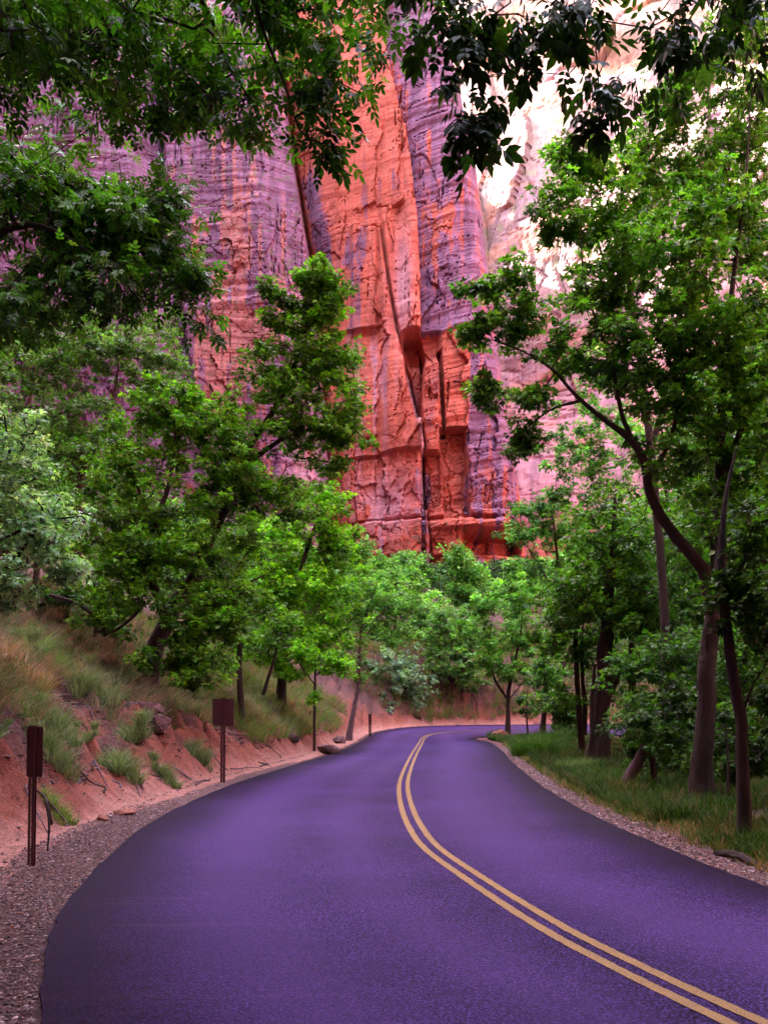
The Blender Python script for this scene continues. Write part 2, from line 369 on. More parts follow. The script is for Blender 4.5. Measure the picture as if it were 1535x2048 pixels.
def cliff_detail(px, py):
    """px,py: coordinates over the face (12 units = 1 m); returns depth towards the viewer and colour"""
    wob = (fbm(px / 60, py / 90, 101, 3) - .5) * 14
    crack = pl(py, [(520, -200), (535, 0), (557, 100), (575, 260), (598, 400), (613, 490), (628, 620), (650, 900), (655, 1200)]) + wob * .4
    ridge = pl(py, [(470, -200), (480, 0), (492, 90), (512, 300), (524, 450), (545, 620), (560, 800), (565, 1200)]) + wob * .6
    lc = pl(py, [(270, -200), (285, 0), (300, 200), (318, 400), (350, 600), (395, 800), (420, 1200)]) + wob
    E = pl(py, [(752, -200), (765, 0), (772, 100), (788, 170), (815, 270), (830, 400), (838, 520), (842, 650), (842, 700)]) + wob * .3
    Rr = pl(py, REDGE)
    d = np.zeros_like(px)
    # left buttress: front face, right flank, left recess
    inB = (px >= lc) & (px < crack)
    dF = -2.0 - np.clip(ridge - px, 0, 400) * .022
    dR = -2.0 - np.clip(px - ridge, 0, 400) * .040
    d = np.where(inB, np.where(px < ridge, dF, dR), d)
    dL = -9.0 - np.clip(lc - px, 0, 500) * .012 + 4.5 * sstep(lc - 14, lc - 70, px)
    d = np.where(px < lc, dL, d)
    # centre slab
    t = np.clip((px - crack) / np.maximum(E - crack, 1), 0, 1)
    inC = (px >= crack) & (px < E)
    d = np.where(inC, -13 + 13 * t ** .55, d)
    # right pillar: convex, falls away at its right edge
    u = np.clip((px - E) / np.maximum(Rr - E, 1), 0, 1.3)
    d = np.where(px >= E, -2.3 + 2.2 * np.sin(np.clip(u, 0, 1) * 2.4) - 9 * np.clip(u - .72, 0, 1) ** 2 * 6, d)
    d -= 2.5 * np.exp(-((px - crack - 3) / 3.5) ** 2) * sstep(900, 560, py)
    d -= 2.5 * np.exp(-((px - lc) / 6) ** 2) * sstep(700, 500, py)
    # lower part: bulging wall left of the central chimney
    E2 = pl(py, [(760, 420), (778, 560), (800, 670), (822, 740), (836, 810), (848, 880), (848, 950), (856, 1050), (862, 1130)])
    low = sstep(430, 700, py)
    inD = (px >= crack) & (px < E2)
    d = d + np.where(inD, low * 2.2 * sstep(600, 900, py), 0)
    g = np.exp(-((px - E2) / 3.2) ** 2) * sstep(400, 460, py); d -= 1.8 * g
    # hanging flake strips above the chimney
    d += 1.3 * box2(px, py, 700, 752, 420, 640, 4) * (1 - (py - 420) / 500)
    fl = (px > 755) & (px < E) & (py > 400) & (py < 660); d += np.where(fl, .9 * np.sin((px - 755) / 26 * 3), 0)
    # chimney mouth
    ch = box2(px, py, pl(py, [(806, 660), (812, 760), (830, 830)]), pl(py, [(838, 650), (850, 700), (842, 800), (846, 880)]), 655, 840, 4); d -= 5.5 * ch
    ov = sstep(652, 662, py) * sstep(720, 690, py) * box2(px, py, 800, 880, 640, 730, 6); d -= 2.2 * ov
    # protruding column right of the chimney, gap and slot
    d += 1.8 * box2(px, py, 840, 878, 722, 900, 3)
    d -= 3.4 * box2(px, py, pl(py, [(876, 700), (886, 860)]), pl(py, [(884, 700), (892, 860)]), 690, 860, 2)
    d -= 1.5 * box2(px, py, 838, 880, 900, 1010, 3)
    slot = box2(px, py, 880 + (py - 850) * .05, 930 + (py - 850) * .06, 853, 1030, 2); d -= 3.2 * slot
    d += 1.0 * box2(px, py, 870, 934, 846, 853, 1.5)
    # ledges
    d -= 1.6 * sstep(896 + wob * .6, 902 + wob * .6, py) * np.where(px < 850, 1, .1) * (px > crack)
    d += 2.2 * sstep(1030, 1045, py + wob * .4) - 1.3 * box2(px, py, 600, 990, 1030, 1040, 3)
    d += 1.6 * box2(px, py, 925, 1040, 1018, 1034, 4) + 1.2 * box2(px, py, 860, 1040, 1045, 1062, 5)
    d -= 7 * box2(px, py, 925, 1040, 1068, 1108, 8)
    d -= 3.0 * box2(px, py, 560, 1100, 1112, 1128, 5) * .6
    d -= .8 * sstep(628, 634, py + wob) * box2(px, py, 660, 770, 620, 900, 8)
    # left buttress ledge around row 585
    d += np.where(px < crack, 1.6 * sstep(575, 592, py + wob), 0)
    # bedding: tilted strata lines, strongest on the pillar and the buttress
    zz = (py + .22 * (px - 900) * (px > E) - .10 * (px - 450) * (px < crack)) / 12
    bed = fbm(px / 160, zz * .9, 121, 4)
    am = np.where(px > E, 1.15, np.where(px < crack, .85, .35))
    d += am * (bed - .5) * 1.1
    ln = np.abs(fbm(px / 220, zz * .42, 131, 3) - .5); d -= am * .5 * np.exp(-(ln / .007) ** 2) * sstep(.35, .6, fbm(px / 70, py / 50, 133, 2))
    # vertical joint blocks, each with its own tilt
    d1, d2, cid, sx, sy = cells(px / 46 + 1.2 * fbm(px / 60, py / 60, 7, 4), py / 130 + .5 * fbm(px / 40, py / 40, 9, 4), 141)
    blk = (cid - .5) * 2.4 + sx * (cid - .5) * 3.0; edge = np.exp(-((d2 - d1) / .035) ** 2)
    bl = .35 + .65 * sstep(450, 800, py); d += bl * blk * .8 - .12 * edge * bl * sstep(.4, .6, fbm(px / 60, py / 60, 143, 2))
    d1, d2, cid, sx, sy = cells(px / 19 + .9 * fbm(px / 14, py / 18, 8, 4), py / 30 + .7 * fbm(px / 14, py / 14, 6, 4), 151)
    lw = sstep(880, 960, py) + .45 * (px < crack) * sstep(300, 450, py)
    d += np.clip(lw, 0, 1) * ((cid - .5) * .8 + sx * (cid - .5)) - .06 * np.exp(-((d2 - d1) / .06) ** 2) * np.clip(lw + .15, 0, 1)
    jl = np.abs(fbm(px / 16 + .3 * fbm(px / 20, py / 40, 181, 2), py / 260, 183, 3) - .5); d -= .8 * np.exp(-(jl / .008) ** 2) * sstep(.52, .64, fbm(px / 50, py / 70, 185, 2))
    j2 = np.abs(fbm(px / 70, py / 9 + px / 60, 187, 3) - .5); d -= .5 * np.exp(-(j2 / .008) ** 2) * sstep(.56, .66, fbm(px / 40, py / 40, 189, 2))
    d += (fbm(px / 12, py / 12, 161, 5) - .5) * .18 + (fbm(px / 60, py / 130, 171, 3) - .5) * 2.0
    # colour: desert varnish against fresh orange faces
    vs_ = fbm(px / 11, py / 150, 201, 4); v2 = fbm(px / 45, py / 60, 211, 4); v3 = fbm(px / 5, py / 6, 221, 3)
    varn = np.where(px < crack, .88, np.where(px < E, -.05, .80))
    varn = np.where((px < crack) & (px > ridge), .85, varn)
    varn = varn - .45 * (px < crack) * blob2(px, py, 455, 480, 60, 260) - .8 * (px < ridge) * blob2(px, py, 460, 700, 90, 120) * sstep(590, 620, py)
    varn += .7 * np.exp(-((px - crack - 34) / 26) ** 2) * sstep(250, 330, py) * sstep(700, 520, py)
    varn += .5 * blob2(px, py, 740, 700, 40, 80) + .45 * blob2(px, py, 700, 470, 22, 70)
    varn += .5 * sstep(-50, -120, px - 420)
    varn -= .95 * sstep(E2 - 5, E2 + 5, px) * box2(px, py, 836, 938, 660, 1130, 6) + .0 * px
    varn -= .55 * box2(px, py, 900, 1100, 1040, 1130, 20)
    varn += .5 * box2(px, py, 925, 938, 860, 1040, 3) + .5 * box2(px, py, 800, 860, 930, 1110, 12) * (v2 > .5)
    f = sstep(.30, .70, varn + (vs_ - .5) * 1.5 + (v2 - .5) * 1.1 + (v3 - .5) * .5)[:, None]
    oc = ORANGE * (1 - .0) ; oc = oc[None] * (1 + .35 * (v2 - .5))[:, None] + (TAN - ORANGE)[None] * (np.where(px < crack, .75, .12))[:, None]
    c = oc * (1 - f) + PURP[None] * f
    dk = sstep(.62, .78, vs_ * .6 + v2 * .5 + .12 * (varn > .5))[:, None] * .4; c = c * (1 - dk) + DARKP * dk
    pk = np.clip(.95 * blob2(px, py, 806, 560, 16, 90) + .9 * blob2(px, py, 770, 1010, 60, 60) * (v2 > .42) + .7 * blob2(px, py, 610, 930, 30, 70)
                 + .9 * np.exp(-((px - E2 + 4) / 4) ** 2) * sstep(700, 760, py) * sstep(1060, 960, py) + .55 * blob2(px, py, 735, 800, 55, 160) * (vs_ > .5), 0, 1)[:, None]
    c = c * (1 - pk) + PINK * pk
    gr = sstep(.66, .72, fbm(px / 9, py / 9, 231, 3))[:, None] * .6 * ((px < crack) | (py > 1040))[:, None]; c = c * (1 - gr) + np.array([.09, .10, .05]) * gr
    return d, c

ys_px = np.concatenate([np.arange(1330, 1125, -8.), np.arange(1125, -60, -1.9), np.arange(-60, -420, -12.)])
NM = 640
tcol = np.linspace(0, 1, NM)
pyg = np.repeat(ys_px[:, None], NM, 1)
Rg = pl(pyg, REDGE) + 2
pxg = -150 + (Rg + 150) * tcol[None]
dd, ccol = cliff_detail(pxg.ravel(), pyg.ravel())
dd = dd.reshape(pxg.shape)
XX = (pxg - 767.5) / F * Y0; ZZ = CAMH + (HOR - pyg) / F * Y0; YY = Y0 - dd * 1.0
ccol = ccol.reshape(pxg.shape + (3,))
nr = len(ys_px)
# left wall running back past the camera, coarse
kl = 120; tl = np.linspace(0, 1, kl)[::-1][:-1]
zl_ = ZZ[:, :1]
lx = np.interp(tl, [0, .10, .4, .75, 1], [XX[0, 0], -82, -78, -66, 40]); ly = np.interp(tl, [0, .10, .4, .75, 1], [Y0, 148, 60, -50, -110])  # end points curve across unseen behind the camera, added to block low sky
LX = np.repeat(lx[None], nr, 0); LY = np.repeat(ly[None], nr, 0); LZ = np.repeat(zl_, len(lx), 1)
nz_ = (fbm(LY / 9, LZ / 30, 301, 4) - .5) * 7 * tl[None] ** .2; LX = LX + nz_
v2 = fbm(LY / 4, LZ / 18, 311, 4)[..., None]; LC = PURP * v2 * 1.2 + ORANGE * (1 - v2) * .9
# return face going away behind the pillar
kr = 40; tr = np.linspace(0, 1, kr)[1:]
RX = XX[:, -1:] - 6 * tr[None] + (fbm(tr[None] * 20 + 0 * zl_, zl_ / 12 + 0 * tr[None], 321, 3) - .5) * 2; RY = YY[:, -1:] + 118 * tr[None] ** 1.3; RZ = np.repeat(ZZ[:, -1:], kr - 1, 1)
v2 = fbm(RY / 4, RZ / 18, 331, 4)[..., None]; RC = PURP * v2 * 1.3 + ORANGE * (1 - v2)
AX = np.hstack([LX, XX, RX]); AY = np.hstack([LY, YY, RY]); AZ_ = np.hstack([LZ, ZZ, RZ]); AC = np.concatenate([LC, ccol, RC], 1)
# plateau top: rows leading back from the rim
for q, (ox, oy, oz) in enumerate(((-3, 3, 1.5), (-40, 60, 4), (-110, 130, 6))):
    AX = np.vstack([AX, AX[nr - 1:nr] + ox]); AY = np.vstack([AY, AY[nr - 1:nr] + oy * (1 if q == 0 else 1)]); AZ_ = np.vstack([AZ_, AZ_[nr - 1:nr] + oz]); AC = np.concatenate([AC, AC[nr - 1:nr]], 0)
tag(mesh_np('cliff', np.stack([AX.ravel(), AY.ravel(), AZ_.ravel()], 1), grid_faces(*AX.shape), M_ROCK, col=AC.reshape(-1, 3), smooth=False), kind='structure')

# far wall on the right, catching the sun
pts = catmull([(-10, 285), (12, 272), (35, 256), (62, 240), (92, 222), (118, 200), (138, 160), (146, 100), (136, 20), (112, -70), (30, -118)], 46)  # last points added out of view, closing the canyon against low sky
zs = np.concatenate([np.arange(8, 215, .55), [216, 217]])
nrm = np.gradient(pts, axis=0); nrm = unit(np.stack([nrm[:, 1], -nrm[:, 0]], 1))   # points to the camera side
nrm *= np.sign(np.sum(nrm * (np.array([0, 0]) - pts), 1))[:, None]
S = np.cumsum(np.r_[0, np.linalg.norm(np.diff(pts, axis=0), axis=1)])
SG, ZG = np.meshgrid(S, zs)
wb = (fbm(SG / 14, ZG / 20, 401, 3) - .5) * .5
d1, d2, cid, sx, sy = cells(SG / 13 + wb, ZG / 30, 411)
dsp = (cid - .5) * 2.5 + sx * (cid - .4) * 5 + sy * (cid - .5) * 2 - .5 * np.exp(-((d2 - d1) / .03) ** 2)
d1, d2, cid2, sx, sy = cells(SG / 3.6 + wb, ZG / 7, 421)
dsp += (cid2 - .5) * .4 + sx * .6 * (cid2 - .5)
dsp += (fbm(SG / 4, ZG / 3, 431, 5) - .5) * 1.3 + (fbm(SG / 40, ZG / 30, 441, 2) - .5) * 8
bedr = np.abs(fbm(SG / 30, (ZG + .2 * SG) / 7, 451, 3) - .5); dsp -= .6 * np.exp(-(bedr / .010) ** 2)
dsp -= .10 * (ZG - 60)                    # the wall leans back with height
# arched hollow
dsp -= 6 * np.exp(-(((SG - 78) / 13) ** 2 + ((ZG - 176 + .3 * (SG - 78)) / 4.5) ** 2))
WX = pts[:, 0][None] + nrm[:, 0][None] * dsp; WY = pts[:, 1][None] + nrm[:, 1][None] * dsp
u1 = fbm(SG / 5, ZG / 14, 461, 4); u2 = fbm(SG / 1.6, ZG / 16, 471, 4); u3 = fbm(SG / 12, ZG / 5, 481, 3)
hi = sstep(60, 130, ZG)
base = PALE * hi[..., None] + PINK * (1 - hi[..., None])
f = sstep(.50, .66, u1 * .6 + u2 * .4)[..., None] * .65; cw = base * (1 - f) + np.array([.23, .14, .19]) * f
f = sstep(.55, .68, u3)[..., None] * .6; cw = cw * (1 - f) + np.array([.36, .17, .11]) * f
f = (sstep(60, 40, ZG) * .8)[..., None]; cw = cw * (1 - f) + ORANGE * f
f = sstep(.64, .70, fbm(SG / 3, ZG / 3, 491, 4))[..., None] * .5 * hi[..., None]; cw = cw * (1 - f) + np.array([.15, .17, .08]) * f
tag(mesh_np('cliff', np.stack([WX.ravel(), WY.ravel(), ZG.ravel()], 1), grid_faces(*WX.shape), M_ROCK, col=cw.reshape(-1, 3)), kind='structure')

# ------------------------------------------------------------------ leaves
def leaflet8():
    V = [(0, 0, 0), (-.21, .24, .03), (.21, .24, .03), (-.23, .55, .04), (.23, .55, .04), (0, .25, -.02), (0, .6, -.03), (0, 1, -.06)]
    Fs = [(0, 5, 1), (0, 2, 5), (5, 6, 3), (5, 3, 1), (5, 2, 4), (5, 4, 6), (6, 7, 3), (6, 4, 7)]
    return np.array(V, float), np.array(Fs)
def leaflet4(w=.22):
    return np.array([(0, 0, 0), (-w, .45, .06), (0, 1, -.05), (w, .45, .06)], float), np.array([(0, 2, 1), (0, 3, 2)])
def compound(base, items):
    Vs = []; Fs = []; n = 0
    for (x, y, ang, s, dz) in items:
        V, Fc = base; ca, sa = math.cos(ang), math.sin(ang)
        q = V * s; r = np.stack([q[:, 0] * ca + q[:, 1] * sa + x, -q[:, 0] * sa + q[:, 1] * ca + y, q[:, 2] + dz * q[:, 1] / max(s, .01)], 1)
        Vs.append(r); Fs.append(Fc + n); n += len(V)
    return np.vstack(Vs), np.vstack(Fs)
T_NEAR = compound(leaflet8(), [(0, .05, -1.1, .42, -.05), (0, .05, 1.0, .42, -.05), (0, .28, -.8, .48, -.05), (0, .30, .85, .48, -.06), (0, .5, .05, .52, -.1)])
T_ASH = compound(leaflet8(), [(0, .05, -1.2, .36, -.1), (0, .05, 1.1, .36, -.1), (0, .28, -.9, .40, -.1), (0, .30, .95, .40, -.1), (0, .5, -.6, .44, -.1), (0, .5, .7, .42, -.1), (0, .6, .0, .5, -.12)])
T_TRI = compound(leaflet4(.26), [(0, 0, -.9, .8, -.05), (0, 0, .9, .8, -.05), (0, .1, 0, .95, -.1)])
T_ONE = leaflet4(.32)
T_SLIM = compound(leaflet4(.13), [(0, 0, -.5, .9, 0), (0, 0, .6, .9, 0), (0, .2, 0, 1, 0)])
def leaves(name, pos, dirs, ups, size, cols, tmpl, parent, mat=None):
    V, Fc = tmpl; n = len(pos)
    y = unit(dirs); x = unit(np.cross(y, ups)); zz = np.cross(x, y)
    s = size[:, None, None]
    W = pos[:, None, :] + s * (V[None, :, 0, None] * x[:, None] + V[None, :, 1, None] * y[:, None] + V[None, :, 2, None] * zz[:, None])
    FF = Fc[None] + (np.arange(n) * len(V))[:, None, None]
    C = np.repeat(cols, len(V), 0)
    return mesh_np(name, W.reshape(-1, 3), FF.reshape(-1, Fc.shape[1]), mat or M_LEAF, parent, col=C)

GREEN = [(.042, .135, .012), (.085, .25, .020), (.014, .050, .007)]
BRIGHT = [(.080, .25, .012), (.135, .37, .022), (.035, .12, .010)]
BLUEG = [(.050, .19, .050), (.10, .31, .09), (.022, .085, .028)]
SAGE = [(.115, .24, .15), (.21, .37, .27), (.035, .09, .05)]
DARK = [(.018, .062, .007), (.035, .11, .012), (.007, .022, .004)]
MID = [(.036, .12, .018), (.065, .19, .03), (.015, .05, .010)]

def tube(path, rad, k=10, rough=.0, r=None):
    path = np.asarray(path, float); rad = np.asarray(rad, float)
    t = unit(np.gradient(path, axis=0)); ref = np.array([.3, .9, .1]); a = unit(np.cross(t, ref)); b = np.cross(t, a)
    th = np.linspace(0, 2 * np.pi, k, endpoint=False)
    rr = rad[:, None] * (1 + rough * (fbm(np.cos(th)[None] * 1.7 + 9 + 0 * rad[:, None], np.arange(len(path))[:, None] * .35 + np.sin(th)[None] * 1.7, int(path[0, 0] * 10) & 255, 3) - .5) * 2)
    V = path[:, None] + rr[..., None] * (np.cos(th)[None, :, None] * a[:, None] + np.sin(th)[None, :, None] * b[:, None])
    V = V.reshape(-1, 3); i = np.arange(len(path) - 1)[:, None] * k; j = np.arange(k)[None]; jn = (j + 1) % k
    Fq = np.stack([i + j, i + jn, i + k + jn, i + k + j], -1).reshape(-1, 4)
    return V, Fq, k
def tree(name, label, cat, base, stems, blobs, leaf, cr, nl, pal, seed=0, group=None, tmpl=T_TRI, bark_=None, droop=.25, flat=.6, twig=.006, maxw=None, arch=.12, light=.5, lum=1.5, rough=.12):
    """stems: lists of (x,y,z,r); blobs: (x,y,z,rx,ry,rz,n).  World coordinates."""
    g = np.random.default_rng(seed); base = np.array(base, float)
    if tmpl is T_TRI or tmpl is T_SLIM: leaf *= .80; nl *= 1.3; cr *= .74; blobs = [(*b_[:6], int(b_[6] * 1.0)) for b_ in blobs]; twig *= 1.25
    rt = root(name, base, label, cat, group)
    nodes = []; par = []; rmin = []
    tv = []; tf = []; off = 0
    for st in stems:
        st = np.array(st, float); cp = catmull(st, 6); cp[:, 3] = np.maximum(cp[:, 3], .004)
        if len(cp) > 12:
            wv = g.normal(0, 1, (len(cp), 3)); wv = (wv + np.roll(wv, 1, 0) + np.roll(wv, 2, 0)) * .06; wv[0] = 0
            cp[:, :3] += wv * cp[:, 3:4]
        V, Fq, k = tube(cp[:, :3], cp[:, 3], 12 if st[0][3] > .05 else 6, rough)
        tv.append(V); tf.append(Fq + off); off += len(V)
        s0 = len(nodes)
        for i, q in enumerate(cp):
            nodes.append(q[:3]); par.append(-1); rmin.append(q[3])
    nst = len(nodes)
    tips = []
    for (bx, by, bz, rx_, ry_, rz_, nn_) in blobs:
        v = unit(g.normal(size=(nn_, 3))); rr = g.random(nn_) ** .42
        q = v * rr[:, None] * np.array([rx_, ry_, rz_]) * (1 + .22 * g.normal(size=(nn_, 1))) + [bx, by, bz]
        tips.append(q)
    tips = np.vstack(tips)
    nd = np.array(nodes)
    start = nd[int(nst * .35):] if nst > 4 else nd
    dmin = np.array([np.min(np.linalg.norm(start - q, axis=1)) for q in tips])
    tips = tips[np.argsort(dmin)]
    cap = nst + len(tips) * 5 + 10
    A = np.zeros((cap, 3)); A[:nst] = nd; par = par + []; PA = np.full(cap, -1); cnt = nst
    elig = np.zeros(cap, bool); elig[:nst] = True
    lo = 0 if nst <= 4 else None
    # lower third of every stem stays bare
    i0 = 0
    for st in stems:
        ln = (len(st) - 1) * 6 + 1
        if st[0][3] > .05: elig[i0:i0 + int(ln * .3)] = False
        i0 += ln
    edges = []; dirs = np.zeros((len(tips), 3)); ends = []
    for ti, q in enumerate(tips):
        D = A[:cnt] - q; dist = np.linalg.norm(D, axis=1) + np.clip(A[:cnt, 2] - q[2], 0, 9) * .5
        dist[~elig[:cnt]] = 1e9
        j = int(np.argmin(dist)); p0 = A[j]; L = np.linalg.norm(q - p0)
        ns = int(np.clip(L / .55, 1, 4)); prev = j
        side = g.normal(0, 1, 3) * L * .07
        for s_ in range(1, ns + 1):
            t = s_ / ns; pt = p0 * (1 - t) + q * t + side * math.sin(t * math.pi) + np.array([0, 0, arch * L * math.sin(t * math.pi)])
            A[cnt] = pt; PA[cnt] = prev; elig[cnt] = True; edges.append(cnt); prev = cnt; cnt += 1
        dirs[ti] = q - A[PA[prev]]; ends.append(prev)
    # pipe radii
    w = np.zeros(cap); w[ends] += twig ** 2.2
    for i in range(cnt - 1, nst - 1, -1):
        w[PA[i]] += w[i] if PA[i] >= nst else 0
    rad = w ** (1 / 2.2); rad[:nst] = rmin
    mx = maxw or .12
    rad[nst:] = np.minimum(rad[nst:], mx)
    for i in range(nst, cnt):
        rad[i] = min(rad[i], rad[PA[i]] * .92)
    rad[nst:cnt] = np.maximum(rad[nst:cnt], twig * .6)
    e = np.array(edges); p0 = A[PA[e]]; p1 = A[e]; r1 = rad[e]; r0 = np.minimum(rad[PA[e]], r1 * 1.35)
    t = unit(p1 - p0); a = unit(np.cross(t, [.31, .9, .13])); b = np.cross(t, a); kk = 5
    th = np.arange(kk) * 2 * np.pi / kk; ring = np.cos(th)[None, :, None] * a[:, None] + np.sin(th)[None, :, None] * b[:, None]
    V = np.concatenate([p0[:, None] + r0[:, None, None] * ring, p1[:, None] + r1[:, None, None] * ring], 1).reshape(-1, 3)
    i = np.arange(len(e))[:, None] * 2 * kk; j = np.arange(kk)[None]; jn = (j + 1) % kk
    tv.append(V); tf.append(np.stack([i + j, i + jn, i + kk + jn, i + kk + j], -1).reshape(-1, 4) + off)
    mesh_np('trunk', np.vstack(tv) - base, np.vstack(tf), bark_ or M_BARK, rt, smooth=True)
    # leaves
    n = len(tips); cnt_l = np.maximum(1, (nl * (.6 + .8 * g.random(n))).astype(int)); idx = np.repeat(np.arange(n), cnt_l); m_ = len(idx)
    v = g.normal(size=(m_, 3)); v = unit(v) * (g.random((m_, 1)) ** .6) * cr * (.65 + .7 * g.random(n))[idx][:, None]
    v[:, 2] *= flat
    pos = tips[idx] + v - unit(dirs)[idx] * cr * .25
    out_ = unit(v + 1e-6); d = unit(out_ * .9 + unit(dirs)[idx] * .35 + g.normal(0, .45, (m_, 3)) + [0, 0, -droop])
    ups = unit(g.normal(0, .42, (m_, 3)) + [0, 0, 1] + out_ * .25)
    pal = np.array(pal) * lum * np.array([1.08, 1.0, 1.0]); tone = g.random(n)
    ca = pal[0] + (pal[1] - pal[0]) * np.clip(tone * 1.6 - .6, 0, 1)[:, None] + (pal[2] - pal[0]) * np.clip(1 - tone * 2.2, 0, 1)[:, None]
    cl = ca[idx] * (1 + light * g.normal(size=(m_, 1)) * .7).clip(.3, 2.2)
    cl = cl * (1 + .10 * g.normal(size=(m_, 3)))
    leaves('crown', pos - base, d, ups, leaf * (.65 + .6 * g.random(m_)), cl.clip(.004, .9), tmpl, rt)
    return rt
def B(px, py, Y, rx_, ry_, rd, n):
    k = Y / F
    return (PX(px, Y), Y, PZ(py, Y), rx_ * k, rd, ry_ * k, n)
def ST(Y, *pts):
    """stem through (column,row,radius[,dY]) at distance Y"""
    return [(PX(q[0], Y + (q[3] if len(q) > 3 else 0)), Y + (q[3] if len(q) > 3 else 0), PZ(q[1], Y + (q[3] if len(q) > 3 else 0)), q[2]) for q in pts]
def grounded(stem):
    x, y, z_, r = stem[0]; stem[0] = (x, y, gz(x, y) - .12, r * 1.25); return stem

exec_trees = True
# --- left side, from near to far
# maple rooted on the bank left of the camera: its boughs hang in front of the lens
A0 = (-4.9, 1.5)
zA = gz(*A0)
tree('overhanging_tree', 'tree with leafy boughs hanging across the top left corner above the road', 'tree', (A0[0], A0[1], zA),
     [[(A0[0], A0[1], zA - .1, .22), (-4.7, 1.9, 3.0, .18), (-4.4, 2.6, 5.2, .14), (-3.6, 4.2, 7.2, .09), (-2.4, 5.8, 7.9, .05), (-1.0, 6.6, 7.7, .025), (.6, 7.0, 7.2, .012)],
      [(-4.5, 2.4, 4.8, .10), (-4.2, 4.2, 6.4, .07), (-3.4, 6.2, 7.0, .045), (-2.7, 7.2, 6.9, .015), (-2.2, 7.5, 6.8, .006)],
      ST(7.2, (330, -120, .03, -.8), (420, 30, .016), (450, 120, .010), (500, 200, .007), (530, 265, .004)),
      ST(6.6, (480, -140, .03, -.3), (520, 40, .014), (570, 170, .009), (600, 260, .006), (650, 292, .004)),
      ],
     [B(90, 60, 7.5, 150, 100, .9, 58), B(300, 60, 7.6, 170, 100, .9, 66), B(120, 160, 8, 110, 60, .8, 18), B(420, 150, 7.2, 90, 90, .5, 24), B(350, 215, 7.4, 60, 50, .4, 9), B(260, 240, 7.6, 50, 30, .4, 7),
      B(500, 255, 7.0, 36, 30, .2, 6), B(610, 20, 6.8, 150, 42, .6, 26), B(640, 160, 6.6, 30, 45, .2, 6), B(670, 285, 6.6, 28, 22, .15, 5), B(620, 225, 6.6, 22, 22, .15, 3),
      B(760, 20, 6.6, 70, 30, .4, 5), (-3.5, 1.5, 9, 3, 3, 1.4, 230), (-.5, .5, 9.5, 3, 3.2, 1.4, 260), (-4.5, 6.5, 9.9, 2.2, 2.0, 1.0, 130), B(40, 20, 6.5, 120, 80, .6, 22), B(560, 100, 7.2, 60, 50, .4, 9), B(-150, -50, 6, 250, 200, 1.6, 40), B(200, -200, 6, 500, 120, 1.8, 70), B(700, -160, 5.5, 300, 80, 1.4, 28)],  # blobs given in world coordinates: unseen crown added to darken the near road
       .15, .26, 10, [(.024, .085, .009), (.060, .18, .018), (.008, .030, .005)], 11, tmpl=T_NEAR, bark_=M_BARKD, lum=1.3, droop=.6, twig=.0035, maxw=.03, arch=.05)
# ash over the road, trunk behind the camera on the right
A1 = (8.2, -3.5); zB = gz(*A1)
tree('ash_tree', 'tree with dark hanging clusters of broad leaflets against the pale rock at the top', 'tree', (A1[0], A1[1], zB),
     [[(A1[0], A1[1], zB - .1, .26), (7.9, -3.0, 3.5, .22), (7.0, -1.6, 6.2, .15), (5.2, .8, 7.6, .09), (3.4, 3.2, 7.4, .04), (1.9, 4.7, 6.6, .016)],
      [(5.2, .8, 7.6, .07), (2.6, 2.2, 8.0, .045), (1.0, 4.2, 6.9, .018), (.55, 5.0, 6.0, .008)],
      ST(5.0, (930, -150, .012), (938, 0, .007), (942, 120, .005), (945, 240, .003)),
      ST(5.3, (1180, -150, .012), (1178, 0, .006), (1190, 90, .004), (1200, 220, .003)),
      ],
     [B(900, 20, 5.0, 120, 55, .3, 12), B(940, 110, 5.0, 48, 70, .15, 9), B(950, 200, 5.0, 34, 60, .12, 6), B(935, 275, 5.0, 34, 34, .1, 5), B(1070, 40, 5.2, 90, 45, .25, 10), B(1060, 105, 5.1, 34, 34, .1, 3),
      B(1200, 160, 5.3, 45, 60, .12, 5), B(1185, 205, 5.3, 34, 34, .1, 4), B(1150, 20, 5.3, 70, 30, .2, 5), B(1340, 50, 5.8, 60, 60, .3, 9), B(1430, 15, 6, 110, 40, .4, 12),
      B(1000, -170, 4.5, 500, 90, 1.3, 36), B(1500, -150, 5, 300, 100, 1.5, 30), (3.5, 1.0, 9.8, 3, 3.4, 1.4, 520), (6, 5.5, 10, 2.6, 2.6, 1.3, 440), (6.5, 10, 12.8, 2.8, 2.8, 1.4, 420)],  # closing blobs: unseen crown mass, added to darken the near road
     .175, .13, 4.5, [(.014, .042, .007), (.026, .075, .012), (.007, .020, .005)], 12, tmpl=T_ASH, lum=.8, bark_=M_BARKD, droop=1.2, twig=.003, maxw=.03, arch=.02)
